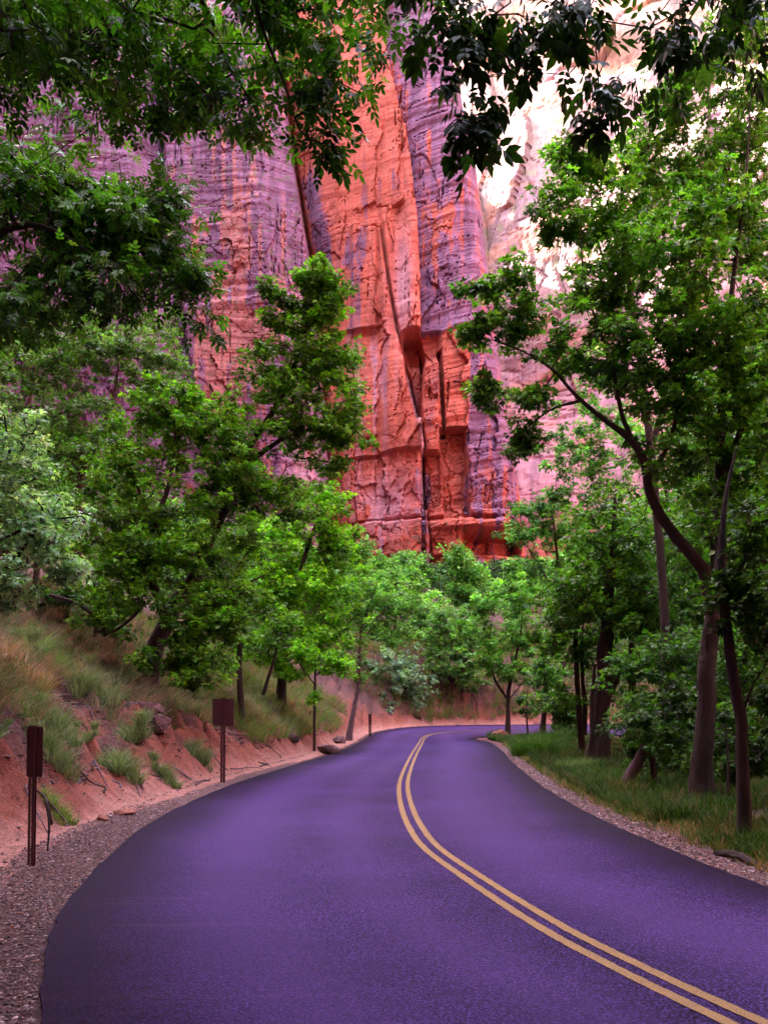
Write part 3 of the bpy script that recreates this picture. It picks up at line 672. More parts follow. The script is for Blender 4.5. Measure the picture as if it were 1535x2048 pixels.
# dark boughs hanging in from the left
A2 = (-6.0, 6.0); zC = gz(*A2)
tree('box_elder', 'tree with dark boughs hanging in from the left edge below the topmost foliage', 'tree', (A2[0], A2[1], zC),
     [[(A2[0], A2[1], zC - .1, .2), (-6.0, 6.6, 4.0, .16), (-5.6, 7.6, 6.0, .12), (-4.8, 9.2, 7.2, .07), (-3.6, 10, 7.3, .03), (-2.6, 10.3, 6.6, .012)],
      ST(10, (-120, 420, .07, -1), (80, 355, .045), (230, 385, .025), (330, 460, .012), (400, 560, .006)),
      ST(9.5, (-100, 520, .05), (60, 450, .03), (200, 520, .015), (290, 610, .007)),
      ST(10.5, (-60, 380, .03), (70, 300, .015), (110, 295, .006))],
     [B(120, 430, 10, 190, 110, .8, 120), B(300, 470, 10, 110, 90, .6, 55), B(60, 330, 10.3, 90, 50, .6, 24), B(180, 580, 9.8, 190, 70, .7, 60), B(380, 540, 10, 45, 50, .3, 12), B(330, 380, 10, 50, 30, .3, 8),
      B(60, 640, 9.8, 90, 50, .5, 18), B(405, 655, 9.8, 24, 14, .15, 3), B(10, 620, 9, 30, 40, .3, 6), B(-150, 450, 9.5, 150, 200, 1.5, 60)],
     .15, .26, 13, [(.020, .070, .009), (.048, .14, .022), (.008, .028, .005)], 13, tmpl=T_NEAR, bark_=M_BARKD, droop=.55, twig=.004, maxw=.03, arch=.06)
def tr(name, label, px, Y, stems, blobs, leaf, cr, nl, pal, seed, **k):
    cat = k.pop('cat', 'tree')
    st = [grounded(ST(Y, *stems[0]))] + [ST(Y, *q) for q in stems[1:]]
    b0 = st[0][0]
    return tree(name, label, cat, (b0[0], b0[1], b0[2]), st, blobs, leaf, cr, nl, pal, seed, **k)
# sage-green bush at the left edge
tr('silvery_bush', 'pale silvery green bush spilling over the grassy bank at the left edge', 40, 14.5, [[(-40, 1240, .05), (-20, 1050, .04), (20, 900, .02)], [(-40, 1200, .04), (60, 1080, .03), (120, 1000, .012)]],
   [B(0, 960, 14.5, 110, 160, .9, 150), B(90, 1060, 14.3, 90, 90, .7, 80), B(20, 1170, 14, 80, 60, .5, 40), B(140, 1130, 14.4, 60, 40, .5, 22), B(-80, 1050, 14.5, 120, 150, 1, 60)],
   .085, .26, 26, SAGE, 21, cat='bush', tmpl=T_TRI, droop=.5, bark_=M_BARKD)
# big leaning maple mid-left: dark trunk, two limbs
tr('maple_tree', 'large tree with dark trunk leaning right, its tall top standing against the orange cliff', 290, 27,
   [[(286, 1375, .34), (305, 1320, .27), (345, 1220, .23), (395, 1140, .20), (440, 1030, .17), (470, 950, .15), (505, 880, .11), (560, 800, .07), (600, 700, .05), (625, 600, .03), (635, 530, .012)],
    [(330, 1250, .13), (300, 1130, .10, -1), (302, 1060, .085, -1), (335, 980, .06, -1), (350, 880, .03, -1), (340, 780, .01, -1)],
    [(470, 950, .09), (560, 880, .06), (640, 850, .03), (690, 800, .012)],
    [(330, 1250, .10), (400, 1240, .07, -1.5), (470, 1180, .04, -1.5), (530, 1150, .015, -1.5)],
    [(302, 1060, .05, -1), (270, 960, .04, -1), (230, 880, .02, -1), (200, 840, .01, -1)]],
   [B(640, 560, 27, 55, 60, .8, 40), B(590, 640, 27, 70, 60, .9, 45), B(665, 620, 27, 40, 70, .7, 28), B(660, 740, 27, 70, 80, 1, 66), B(560, 770, 27, 80, 70, 1, 50), B(690, 850, 27, 55, 55, .8, 40), B(600, 860, 27, 80, 60, 1, 45), B(660, 930, 27, 50, 25, .6, 14),
    B(430, 850, 26.5, 100, 70, 1.3, 70), B(330, 830, 26.5, 110, 70, 1.3, 75), B(460, 960, 26.5, 120, 80, 1.5, 80), B(260, 950, 26, 110, 110, 1.5, 90), B(380, 1080, 25.5, 150, 90, 1.7, 120), B(230, 1110, 25.5, 110, 90, 1.5, 70),
    B(420, 1220, 24.8, 130, 80, 1.3, 100), B(360, 1330, 24.2, 90, 60, .8, 55), B(550, 1000, 27, 80, 60, 1, 40), B(230, 1210, 25, 80, 40, 1, 26), B(520, 700, 27, 30, 25, .4, 7), B(540, 580, 27, 28, 22, .4, 7)],
   .15, .40, 34, GREEN, 22, bark_=M_BARKD)
tr('slope_tree', 'dull green tree with forked trunk high on the slope behind the silvery bush', 170, 38,
   [[(150, 1130, .22), (160, 1000, .19), (172, 930, .16), (205, 860, .11), (230, 780, .06), (240, 700, .02)], [(172, 930, .10), (140, 840, .06), (110, 760, .03), (90, 700, .012)]],
   [B(230, 700, 38, 100, 60, 1.5, 60), B(120, 740, 38, 110, 80, 1.6, 70), B(320, 720, 39, 70, 60, 1.3, 40), B(60, 830, 38, 110, 90, 1.6, 60), B(180, 880, 37, 130, 90, 1.6, 70), B(330, 790, 38, 60, 60, 1, 25), B(50, 960, 36, 100, 80, 1.4, 40)],
   .20, .5, 26, [(.045, .12, .035), (.075, .18, .06), (.028, .08, .028)], 23)
tr('slope_tree', 'green tree high on the slope at the left edge, under the dark hanging boughs', 20, 46,
   [[(20, 1100, .22), (30, 950, .17), (60, 800, .1), (80, 680, .03)]],
   [B(60, 680, 46, 130, 60, 2, 70), B(-20, 760, 46, 100, 100, 2, 60), B(170, 640, 47, 80, 40, 1.5, 30), B(330, 660, 50, 60, 50, 1.5, 24)], .24, .6, 24, MID, 24)
tr('maple_tree', 'bright yellow green tree right of the leaning dark trunk, below the cliff foot', 560, 40,
   [[(560, 1390, .2), (570, 1280, .16), (590, 1180, .12), (620, 1080, .07), (650, 1000, .02)], [(570, 1280, .1), (530, 1180, .07), (520, 1080, .03)], [(590, 1180, .07), (660, 1120, .04), (700, 1090, .012)]],
   [B(640, 1010, 40, 70, 40, 1.2, 40), B(590, 1080, 40, 90, 60, 1.5, 70), B(680, 1090, 40, 50, 50, 1.1, 34), B(620, 1180, 39.5, 110, 70, 1.7, 100), B(540, 1160, 39, 70, 90, 1.5, 60), B(640, 1270, 39, 90, 50, 1.4, 60), B(540, 1290, 38.5, 70, 60, 1.2, 50), B(600, 1340, 38.5, 60, 25, .8, 18)],
   .19, .5, 32, BRIGHT, 25)
tr('young_maple', 'small vivid green tree low on the bank, just left of the pale leaning trunk', 625, 37,
   [[(628, 1400, .05), (630, 1350, .04), (640, 1310, .02)], [(630, 1370, .03), (600, 1330, .02), (590, 1300, .008)], [(632, 1350, .03), (670, 1320, .015), (700, 1300, .006)]],
   [B(650, 1320, 37, 60, 26, .8, 40), B(600, 1300, 37, 36, 26, .6, 18), B(690, 1335, 37, 26, 16, .5, 10), B(625, 1395, 36.5, 22, 14, .4, 6)], .15, .32, 26, BRIGHT, 26)
tr('dark_stemmed_tree', 'low tree with two thin dark stems directly above the brown square sign', 485, 31,
   [[(483, 1385, .10), (480, 1310, .085), (478, 1240, .06), (470, 1180, .03)], [(525, 1390, .07, 1), (545, 1330, .05, 1), (560, 1270, .02, 1)]],
   [B(480, 1260, 31, 70, 50, 1, 45), B(560, 1260, 32, 50, 50, .9, 26), B(420, 1330, 29.5, 50, 50, .7, 24)], .15, .36, 26, GREEN, 27, bark_=M_BARKD)
tr('pale_trunk_tree', 'tree with slim pale leaning trunk beside the road edge before the bend', 697, 50,
   [[(697, 1468, .17), (705, 1430, .125), (715, 1380, .11), (718, 1330, .10), (722, 1270, .08), (735, 1220, .05), (750, 1180, .02)], [(722, 1290, .05), (760, 1230, .03), (800, 1200, .012)], [(720, 1290, .04), (690, 1240, .025), (680, 1200, .01)]],
   [B(740, 1170, 50, 70, 30, 1.3, 40), B(700, 1210, 50, 50, 40, 1.2, 30), B(800, 1210, 51, 60, 35, 1.4, 40), B(760, 1260, 50, 70, 30, 1.2, 30), B(720, 1340, 50, 22, 30, .5, 6)], .20, .5, 28, [(.07, .22, .05), (.11, .30, .075), (.045, .13, .035)], 28, bark_=M_BARKP)
tr('grey_green_bush', 'round grey green bush with drooping twigs beside the road at the far bend', 800, 70,
   [[(770, 1462, .2), (785, 1400, .14), (800, 1340, .06)], [(785, 1400, .08), (830, 1360, .04), (845, 1330, .015)]],
   [B(790, 1330, 70, 60, 45, 2, 60), B(815, 1380, 70, 55, 50, 1.8, 55), B(770, 1410, 70, 50, 36, 1.6, 36)], .24, .6, 26, [(.085, .19, .13), (.16, .30, .22), (.04, .10, .06)], 29, cat='bush', droop=.8)
tr('bend_tree', 'mid green tree with dark trunk leaning right, directly behind the far bend', 888, 72,
   [[(886, 1424, .34), (900, 1385, .28), (925, 1330, .2), (945, 1280, .12), (955, 1240, .04)], [(905, 1370, .15), (880, 1320, .1), (870, 1270, .04)]],
   [B(890, 1250, 72, 60, 35, 2, 45), B(950, 1290, 72, 60, 45, 2, 50), B(880, 1310, 72, 50, 45, 2, 40), B(930, 1350, 72, 60, 25, 2, 30)], .30, .75, 26, [(.06, .18, .05), (.10, .26, .08), (.04, .11, .035)], 30)
tr('slope_thicket', 'broad bright tree crown in front of the shrubby ledge below the cliff', 800, 78,
   [[(780, 1440, .3), (785, 1340, .2), (800, 1250, .12), (820, 1180, .03)]],
   [B(800, 1200, 80, 80, 40, 2.5, 60), B(850, 1220, 80, 50, 40, 2.2, 40), B(760, 1250, 80, 60, 50, 2.2, 50), B(830, 1280, 79, 60, 40, 2.2, 45), B(740, 1180, 82, 50, 30, 2, 26)], .30, .75, 26, [(.075, .24, .04), (.14, .38, .08), (.03, .10, .02)], 31)
# --- inner side of the bend and right
tr('verge_maple', 'small bright tree with a forked brown trunk beside the red boulder on the inner verge', 1013, 56,
   [[(1013, 1478, .17), (1015, 1430, .14), (1016, 1385, .12), (1028, 1330, .08), (1040, 1270, .05), (1045, 1220, .02)], [(1015, 1400, .08), (985, 1350, .065), (978, 1290, .04), (985, 1230, .015)], [(1016, 1400, .05), (1040, 1370, .03), (1060, 1340, .01)]],
   [B(960, 1215, 56, 40, 30, 1, 26), B(1030, 1190, 56, 60, 45, 1.3, 46), B(980, 1280, 56, 60, 50, 1.3, 50), B(1070, 1280, 56, 60, 60, 1.3, 50), B(1020, 1340, 56, 70, 36, 1.2, 40), B(920, 1260, 57, 30, 30, .9, 14), B(1090, 1360, 55, 40, 40, 1, 20)],
   .21, .5, 28, [(.07, .24, .04), (.14, .38, .08), (.03, .10, .02)], 32)
tr('blue_green_tree', 'blue green tree whose rounded top stands just right of the cliff foot', 1120, 62,
   [[(1110, 1450, .25), (1125, 1300, .2), (1120, 1180, .14), (1110, 1080, .08), (1100, 1000, .02)], [(1120, 1180, .1), (1160, 1080, .06), (1180, 980, .03), (1190, 900, .012)], [(1120, 1200, .08), (1070, 1120, .05), (1040, 1070, .015)]],
   [B(1090, 1000, 62, 70, 35, 1.8, 45), B(1050, 1060, 62, 50, 50, 1.6, 40), B(1130, 1060, 62, 80, 50, 2, 60), B(1180, 930, 62, 60, 60, 2, 40), B(1150, 1150, 62, 90, 60, 2, 60), B(1060, 1150, 62, 50, 40, 1.5, 26), B(1210, 1020, 62, 60, 80, 2, 45), B(1190, 830, 61, 70, 60, 2, 44), B(1120, 900, 61, 50, 50, 1.6, 30), B(1165, 740, 61, 50, 50, 1.6, 26), B(1250, 900, 61, 60, 90, 2, 40)],
   .25, .6, 28, BLUEG, 33)
R1 = 16.0
tr('cottonwood', 'tall tree with thick furrowed trunk and a long limb sweeping left toward the cliff', 1398, R1,
   [[(1398, 1618, .19), (1405, 1500, .165), (1412, 1380, .15), (1420, 1260, .14), (1420, 1200, .135), (1405, 1140, .11), (1360, 1085, .092), (1318, 1030, .083), (1296, 975, .078), (1288, 925, .072), (1262, 880, .062), (1215, 845, .045), (1160, 800, .033), (1110, 745, .022), (1060, 710, .014), (985, 680, .008)],
    [(1425, 1230, .10, .1), (1440, 1120, .10, .2), (1438, 980, .09, .3), (1440, 850, .075, .4), (1450, 700, .055, .5), (1470, 520, .04, .5), (1490, 350, .02, .5), (1500, 200, .008, .5)],
    [(1262, 880, .045), (1240, 820, .035), (1220, 720, .03), (1190, 640, .022), (1165, 540, .014), (1160, 440, .006)],
    [(1160, 800, .03), (1100, 820, .02), (1040, 870, .012), (1010, 920, .005)],
    [(1290, 960, .05), (1340, 880, .035), (1360, 780, .025), (1400, 660, .012)],
    [(1438, 980, .06, .3), (1480, 860, .05), (1530, 740, .03), (1560, 620, .012)],
    [(1110, 745, .018), (1070, 790, .012), (1000, 800, .005)]],
   [B(980, 580, R1, 50, 40, .35, 18), B(950, 660, R1, 50, 40, .35, 17), B(1040, 640, R1, 60, 50, .5, 26), B(960, 780, R1, 45, 40, .35, 14), B(1050, 880, R1, 50, 40, .4, 18), B(1060, 800, R1, 60, 40, .5, 18), B(1030, 545, R1, 40, 40, .35, 10),
    B(1150, 700, R1, 80, 60, .8, 30), B(1120, 440, R1 + .5, 70, 70, .6, 38), B(1200, 560, R1 + .5, 100, 90, 1, 60), B(1180, 320, R1 + 1, 80, 60, .7, 36), B(1230, 430, R1 + 1, 80, 80, .8, 40),
    B(1350, 560, R1 + .5, 120, 120, 1.2, 100), B(1330, 740, R1 + .3, 130, 110, 1.2, 100), B(1460, 640, R1, 110, 130, 1.2, 90), B(1450, 830, R1, 120, 110, 1.2, 90), B(1230, 700, R1 + .5, 80, 80, .8, 36), B(1340, 920, R1, 90, 70, .9, 34),
    B(1470, 1000, R1, 100, 90, 1, 50), B(1420, 420, R1 + .6, 130, 90, 1.2, 70), B(1560, 800, R1, 90, 250, 1.5, 60)],
   .125, .27, 24, [(.040, .135, .014), (.078, .23, .030), (.014, .050, .008)], 34, bark_=M_BARK, twig=.0035, maxw=.035)
tr('cottonwood', 'tall light-limbed tree filling the top right corner above the sweeping limb', 1300, 24,
   [[(1330, 1520, .14), (1325, 1200, .11), (1300, 900, .10), (1270, 650, .08), (1240, 430, .05), (1260, 300, .03), (1280, 200, .012)], [(1300, 900, .08), (1380, 640, .06), (1440, 420, .04), (1480, 200, .02), (1500, 60, .008)], [(1270, 650, .05), (1200, 500, .03), (1180, 380, .012)]],
   [B(1330, 230, 24, 70, 60, 1, 40), B(1400, 140, 24, 90, 70, 1.2, 55), B(1500, 250, 24, 90, 110, 1.4, 70), B(1290, 320, 24, 80, 70, 1.1, 50), B(1390, 350, 24, 100, 90, 1.4, 70), B(1480, 450, 24, 100, 110, 1.5, 70), B(1290, 480, 24, 100, 90, 1.3, 60), B(1150, 330, 24, 60, 30, .8, 16),
    B(1500, 60, 24, 90, 60, 1, 30), B(1560, 500, 24, 80, 200, 1.5, 40), B(1110, 300, 24, 30, 22, .5, 6)],
   .15, .36, 26, [(.052, .17, .022), (.095, .26, .045), (.018, .065, .010)], 35, bark_=M_BARK, twig=.005, maxw=.04)
tr('dark_trunk_tree', 'tree with a slim dark trunk nearest the right edge, beside the grey log', 1488, 11.9,
   [[(1490, 1695, .085), (1485, 1560, .078), (1480, 1440, .072), (1462, 1320, .066), (1448, 1220, .06), (1440, 1120, .05), (1450, 1000, .03), (1470, 900, .012)], [(1445, 1200, .035), (1490, 1120, .02), (1540, 1080, .01)], [(1480, 1440, .02), (1500, 1380, .015), (1530, 1330, .006)]],
   [B(1460, 1190, 12, 70, 50, .4, 26), B(1520, 1230, 12, 50, 80, .4, 26), B(1500, 1060, 12, 60, 80, .5, 26), B(1540, 1400, 12.2, 50, 90, .4, 22), B(1600, 1150, 11, 80, 250, .8, 40)],
   .12, .24, 18, DARK, 36, bark_=M_BARKD, twig=.003, maxw=.02)
tr('stout_trunk_tree', 'tree with stout flared trunk and thinner pale stem standing on the grassy verge', 1192, 27,
   [[(1192, 1535, .36), (1198, 1470, .27), (1203, 1400, .25), (1208, 1320, .22), (1215, 1220, .17), (1225, 1100, .1), (1230, 980, .03)], [(1176, 1535, .10, -.2), (1182, 1480, .07, -.2), (1183, 1400, .06, -.2), (1188, 1330, .04, -.2)], [(1206, 1400, .10), (1230, 1370, .08), (1250, 1330, .04)]],
   [B(1200, 1180, 27, 110, 80, 1.5, 80), B(1280, 1120, 27, 90, 90, 1.5, 60), B(1140, 1210, 27, 70, 50, 1.2, 36), B(1260, 1230, 26.5, 80, 45, 1.2, 40), B(1330, 1230, 26, 70, 80, 1.2, 45), B(1200, 1050, 27, 80, 70, 1.3, 40)],
   .14, .40, 30, [(.034, .115, .010), (.065, .19, .018), (.012, .045, .006)], 37)
tr('twin_trunk_tree', 'tree with two close slender upright trunks left of the stout flared trunk', 1160, 31,
   [[(1165, 1520, .11), (1158, 1440, .095), (1152, 1350, .085), (1150, 1250, .07), (1145, 1150, .03)], [(1168, 1470, .09, .4), (1168, 1400, .08, .4), (1162, 1330, .06, .4), (1165, 1240, .03, .4)]],
   [B(1140, 1200, 31, 80, 60, 1.4, 55), B(1180, 1290, 31, 50, 40, 1, 24), B(1120, 1290, 31, 50, 50, 1, 30), B(1180, 1110, 31, 70, 60, 1.3, 35), B(1120, 1390, 31, 36, 40, .6, 14)], .16, .42, 28, GREEN, 38)
tr('verge_tree', 'low dark-trunked tree between the verge grass and the small bright tree by the boulder', 1085, 48,
   [[(1080, 1470, .16), (1088, 1430, .13), (1092, 1380, .10), (1085, 1320, .05)], [(1055, 1470, .05, 1), (1052, 1420, .04, 1), (1055, 1370, .015, 1)]],
   [B(1090, 1340, 48, 50, 40, 1.2, 40), B(1110, 1400, 47, 40, 40, 1, 28), B(1060, 1400, 49, 30, 26, .8, 12)], .19, .45, 26, MID, 39)
tr('bank_shrub', 'dark shrub on the crest of the bank between the silvery bush and the leaning tree', 190, 28,
   [[(185, 1270, .06), (195, 1210, .04), (200, 1150, .015)]],
   [B(130, 1195, 28, 60, 40, .9, 40), B(210, 1180, 28, 60, 35, .9, 36), B(240, 1260, 28.5, 40, 30, .7, 16)], .13, .32, 26, DARK, 61, cat='bush')
tr('willow_bush', 'dark bush of narrow leaves hanging over the broken leaning trunk', 1290, 19,
   [[(1310, 1570, .06), (1300, 1480, .05), (1290, 1400, .03)], [(1305, 1500, .03), (1340, 1420, .02), (1350, 1360, .01)]],
   [B(1280, 1430, 19, 80, 50, .7, 60), B(1330, 1460, 18.5, 60, 50, .6, 45)], .13, .28, 26, [(.03, .095, .018), (.055, .15, .03), (.018, .05, .012)], 40, cat='bush', tmpl=T_SLIM, droop=1.0)
tr('undergrowth_bush', 'low dark leafy bush between the thickest trunk and the right edge', 1460, 15,
   [[(1450, 1640, .03), (1455, 1540, .02), (1450, 1450, .008)]],
   [B(1480, 1450, 17.5, 60, 70, .6, 40), B(1530, 1500, 15.5, 50, 60, .5, 36), B(1350, 1400, 17, 50, 60, .6, 30)], .12, .26, 20, DARK, 41, cat='bush')
tr('undergrowth_bush', 'leafy bush behind the leaning trunk, left of the thickest trunk', 1345, 21,
   [[(1340, 1570, .04), (1340, 1480, .03), (1345, 1390, .01)]],
   [B(1340, 1500, 21, 60, 60, .7, 40), B(1350, 1330, 21, 60, 80, .8, 50), B(1270, 1340, 22, 60, 60, .8, 36)], .13, .32, 24, [(.03, .10, .016), (.05, .145, .026), (.018, .055, .012)], 42, cat='bush')
# ------------------------------------------------------------------ background trees, copied
def proto_tree(name, label, h, pal, seed, loc, group, leaf=.30, cat='tree'):
    g = np.random.default_rng(seed); x, y = loc; z0 = gz(x, y)
    st = [(x, y, z0 - .2, .024 * h), (x + .02 * h, y, z0 + .3 * h, .018 * h), (x + .05 * h, y + .02 * h, z0 + .6 * h, .010 * h), (x + .03 * h, y, z0 + .9 * h, .002 * h)]
    st2 = [(x + .02 * h, y, z0 + .3 * h, .011 * h), (x - .12 * h, y + .05 * h, z0 + .55 * h, .006 * h), (x - .2 * h, y, z0 + .75 * h, .002 * h)]
    bl = []
    for i in range(9):
        a = g.random() * 6.28; r = (.08 + .22 * g.random()) * h; zz = (.35 + .55 * (i / 8)) * h; q = (.13 + .07 * g.random()) * h
        bl.append((x + math.cos(a) * r * (1.15 - zz / h * .6), y + math.sin(a) * r, z0 + zz, q * 1.15, q * 1.15, q * .8, 34))
    return tree(name, label, cat, (x, y, z0), [st, st2], bl, leaf, .075 * h, 24, pal, seed, group=group, tmpl=T_ONE, twig=.008)
GR = 'trees of the dark wood beyond the right verge'
LR = 'dark green tree deep in the wood beyond the right verge, behind the tall trunks'
p1 = proto_tree('woodland_tree', LR, 12, [(.035, .11, .022), (.06, .165, .036), (.02, .065, .015)], 51, (14.5, 34), GR, .28)
p2 = proto_tree('woodland_tree', LR, 10, [(.04, .125, .022), (.07, .19, .04), (.022, .07, .014)], 52, (11, 24), GR, .24)
p3 = proto_tree('woodland_tree', LR, 14, [(.045, .13, .04), (.08, .20, .06), (.028, .08, .026)], 53, (22, 46), GR, .32)
for i, (q, x, y, s_) in enumerate([(p2, 12.5, 19, .75), (p1, 10.5, 29, .9), (p3, 14, 42, .85), (p1, 19, 30, 1), (p2, 17, 23, 1.05), (p3, 28, 40, 1.1), (p1, 26, 52, 1.1), (p2, 19, 40, 1.1), (p3, 17, 14, .8), (p1, 35, 50, 1.2),
                                   (p2, 13, 8, .9), (p1, 24, 26, 1.2), (p3, 35, 66, 1.0), (p2, 27, 72, 1.1), (p1, 44, 70, 1.2), (p2, 9.5, 15.5, .5), (p2, 8.2, 21, .45), (p1, 10, 38, .7), (p2, 15, 17.5, .6), (p3, 20, 20, .9), (p3, 24, 34, 1.2), (p1, 11.5, 33, .6), (p3, 17, 6, .9), (p3, 20, 38, 1.45), (p3, 15, 33, 1.15), (p3, 27, 46, 1.5), (p1, 13.5, 37, 1.25), (p3, 23, 30, 1.3), (p1, 17.5, 50, 1.3)]):
    copy_tree(q, (x, y, gz(x, y)), i * 1.7, s_)
GL = 'trees crowding the left slope'
LL = 'dark green tree crowding the upper left slope behind the nearer crowns'
q1 = proto_tree('hillside_tree', LL, 9, MID, 54, (-15, 44), GL, .26)
q2 = proto_tree('hillside_tree', LL, 8, [(.04, .12, .03), (.07, .18, .05), (.025, .075, .02)], 55, (-12, 52), GL, .26)
for i, (q, x, y, s_) in enumerate([(q1, -20, 50, 1.1), (q2, -24, 44, 1), (q1, -10, 60, .9), (q2, -16, 62, 1.1), (q1, -14, 34, .75), (q2, -19, 36, .9), (q1, -28, 58, 1.2), (q2, -11, 40, .6), (q1, -9, 47, .65), (q2, -7, 54, .6), (q1, -4.5, 70, .7), (q2, -8, 74, .9), (q1, -11, 30, .5)]):
    copy_tree(q, (x, y, gz(x, y)), i * 2.1, s_)
GF = 'trees on the slope under the cliff beyond the bend'
LF = 'hazy green tree on the slope beyond the far bend, under the cliff'
f1 = proto_tree('slope_tree', LF, 8, [(.06, .20, .05), (.12, .33, .10), (.022, .08, .028)], 56, (8, 92), GF, .34)
f2 = proto_tree('slope_tree', LF, 7, [(.05, .17, .05), (.10, .27, .09), (.02, .07, .025)], 57, (14, 96), GF, .34)
for i, (q, x, y, s_) in enumerate([(f2, 3, 96, 1), (f1, -3, 100, 1), (f1, 18, 90, 1.1), (f2, 22, 98, 1.2), (f1, 12, 104, .5), (f2, -8, 92, 1.1), (f1, 28, 94, 1.3), (f2, 34, 86, 1.2), (f1, 25, 84, .9), (f2, 0, 112, .8), (f1, 40, 100, 1.4), (f2, -14, 100, 1.2), (f1, -20, 90, 1.3), (f1, 9, 112, .45), (f2, 19, 110, .9), (f1, -2, 80, .65), (f2, 3, 77, .5), (f1, 7.5, 80, .45), (f2, 11, 78, .4), (f1, 15, 80, .7), (f2, 6, 86, .5), (f1, -6, 84, .8), (f2, 19, 79, .6), (f1, 1, 88, .9), (f2, 24, 77, .7), (f1, 12, 87, .55), (f2, -4, 75, .5), (f1, 30, 76, .9)]):
    copy_tree(q, (x, y, gz(x, y)), i * 1.3, s_)
GS = 'unseen trees added to shade the near road'  # out-of-view trees, put in to darken the foreground asphalt
sh = proto_tree('added_shade_tree', 'unseen tall tree added beside the camera so its crown shades the near road', 17, MID, 60, (-7.0, -.5), GS, .50)
for i, (x, y, s_) in enumerate([(8.8, 1.0, .95), (.2, -5.5, 1.0), (-9.5, -10, 1), (10.5, 6.5, .95), (-9.0, 4.8, .8), (11, -8, 1.1), (-3.5, -2.5, 1.05), (10.0, -2.5, 1.1)]):
    copy_tree(sh, (x, y, gz(x, y)), i * 2.3 + 1, s_)
ub = proto_tree('undergrowth_bush', 'low dark bush under the tall trunks of the right wood', 2.0, [(.026, .085, .008), (.055, .15, .018), (.010, .035, .005)], 59, (7.2, 26), 'undergrowth of the right wood', .11, 'bush')
for i, (x, y, s_) in enumerate([(6.9, 14.8, .55), (7.9, 17.5, .8), (6.6, 19.5, .6), (8.3, 22, .9), (8.5, 29, 1.1), (9.5, 25.5, 1.1), (7.8, 41, 1), (6.2, 17, .4), (9.3, 19.5, 1.0), (7.1, 12.5, .5), (10.5, 33, 1.3), (6.1, 23.2, .4), (8.6, 14.2, .8), (9, 46, 1.1)]):
    copy_tree(ub, (x, y, gz(x, y)), i * 2.3, s_)
# shrubs clinging to the ledge below the cliff
GB = 'shrubs on the rock ledge below the cliff'
LB = 'dark bluish shrub clinging to the rock ledge directly below the red cliff foot'
zs_ = gz(-2, 132)
s1 = tree('ledge_shrub', LB, 'shrub', (-2, 132, zs_), [[(-2, 132, zs_ - .3, .1), (-1.9, 132, zs_ + 1.4, .06), (-1.6, 132, zs_ + 2.6, .02)]],
          [(-2, 131.6, zs_ + 1.6, 2.2, 1.4, 1.1, 40), (-.9, 131.6, zs_ + 2.4, 1.3, 1.2, .9, 24)], .34, .7, 26, [(.018, .060, .030), (.040, .105, .060), (.009, .030, .018)], 58, group=GB, tmpl=T_ONE)
for i, (px, Y, s_) in enumerate([(755, 128, .9), (790, 134, 1.1), (845, 136, 1.1), (880, 130, 1.2), (905, 138, 1), (940, 132, 1.2), (965, 128, 1.1), (985, 134, 1.2), (1010, 126, .9), (830, 122, 1), (900, 120, 1.1), (950, 118, 1), (870, 142, 1.0), (820, 144, .9), (930, 144, .9), (775, 118, 1.2), (1040, 122, 1.2), (1080, 118, 1.5), (720, 120, 1.3)]):
    x = PX(px, Y); copy_tree(s1, (x, Y, gz(x, Y)), i * 1.9, s_)

# ------------------------------------------------------------------ broken trunks, logs, roots
def limb_obj(name, label, cat, pts, mat, k=14, rough=.3, group=None, closed=True, n=8):
    cp = catmull(np.array(pts, float), n); V, Fq, kk = tube(cp[:, :3], cp[:, 3], k, rough)
    Fs = [Fq]
    if closed:
        V = np.vstack([V, cp[0, :3], cp[-1, :3]]); a = len(V) - 2; j = np.arange(kk); jn = (j + 1) % kk; e0 = (len(cp) - 1) * kk
        Fs.append(np.vstack([np.stack([jn, j, np.full(kk, a)], 1), np.stack([e0 + j, e0 + jn, np.full(kk, a + 1)], 1)]))
    o = np.array(cp[0, :3]); ob = mesh_np(name, V - o, Fs, mat, smooth=True); ob.location = o
    return tag(ob, label, cat, group)
def on(px, Y, dz=0): x = PX(px, Y); return (x, Y, gz(x, Y) + dz)
a = on(1236, 19, -.15)
limb_obj('broken_trunk', 'short broken tree trunk leaning to the right out of the verge grass', 'tree trunk', [(*a, .17), (PX(1258, 19), 19, PZ(1555, 19), .125), (PX(1280, 19), 19.1, PZ(1520, 19), .115), (PX(1298, 19), 19.2, PZ(1492, 19), .11)], M_BARKP, rough=.2)
b1 = on(1428, 10.6, .03); b2 = on(1472, 10.3, .06); b3 = on(1512, 9.9, .03); b4 = on(1560, 9.5, -.02)
limb_obj('fallen_log', 'grey weathered log lying at the edge of the gravel under the slim dark trunk', 'log', [(*b1, .03), (*b2, .045), (*b3, .03), (*b4, .015)], M_BARK, rough=.4)
l1 = on(130, 26.5, .25); l2 = on(190, 26.5, .10); l3 = on(250, 26.6, .08); l4 = on(292, 26.8, .1)
limb_obj('fallen_log', 'dark fallen trunk lying down the bank to the foot of the leaning tree', 'log', [(*l1, .22), (*l2, .24), (*l3, .23), (*l4, .18)], M_BARKD)
r1_ = on(535, 38, .28); r2_ = on(560, 36.3, .28); r3_ = on(590, 34.6, .2); r4_ = on(607, 33.9, -.06)
limb_obj('fallen_log', 'purplish rough fallen trunk lying straight down the bank right of the brown square sign', 'log', [(*r1_, .22), (*r2_, .26), (*r3_, .14)], M_BARK, rough=.6)
def branch_px(name, label, pts, mat, cat='branch'):
    limb_obj(name, label, cat, [(PX(p_[0], p_[2]), p_[2], PZ(p_[1], p_[2]), p_[3]) for p_ in pts], mat, k=6, rough=.15)
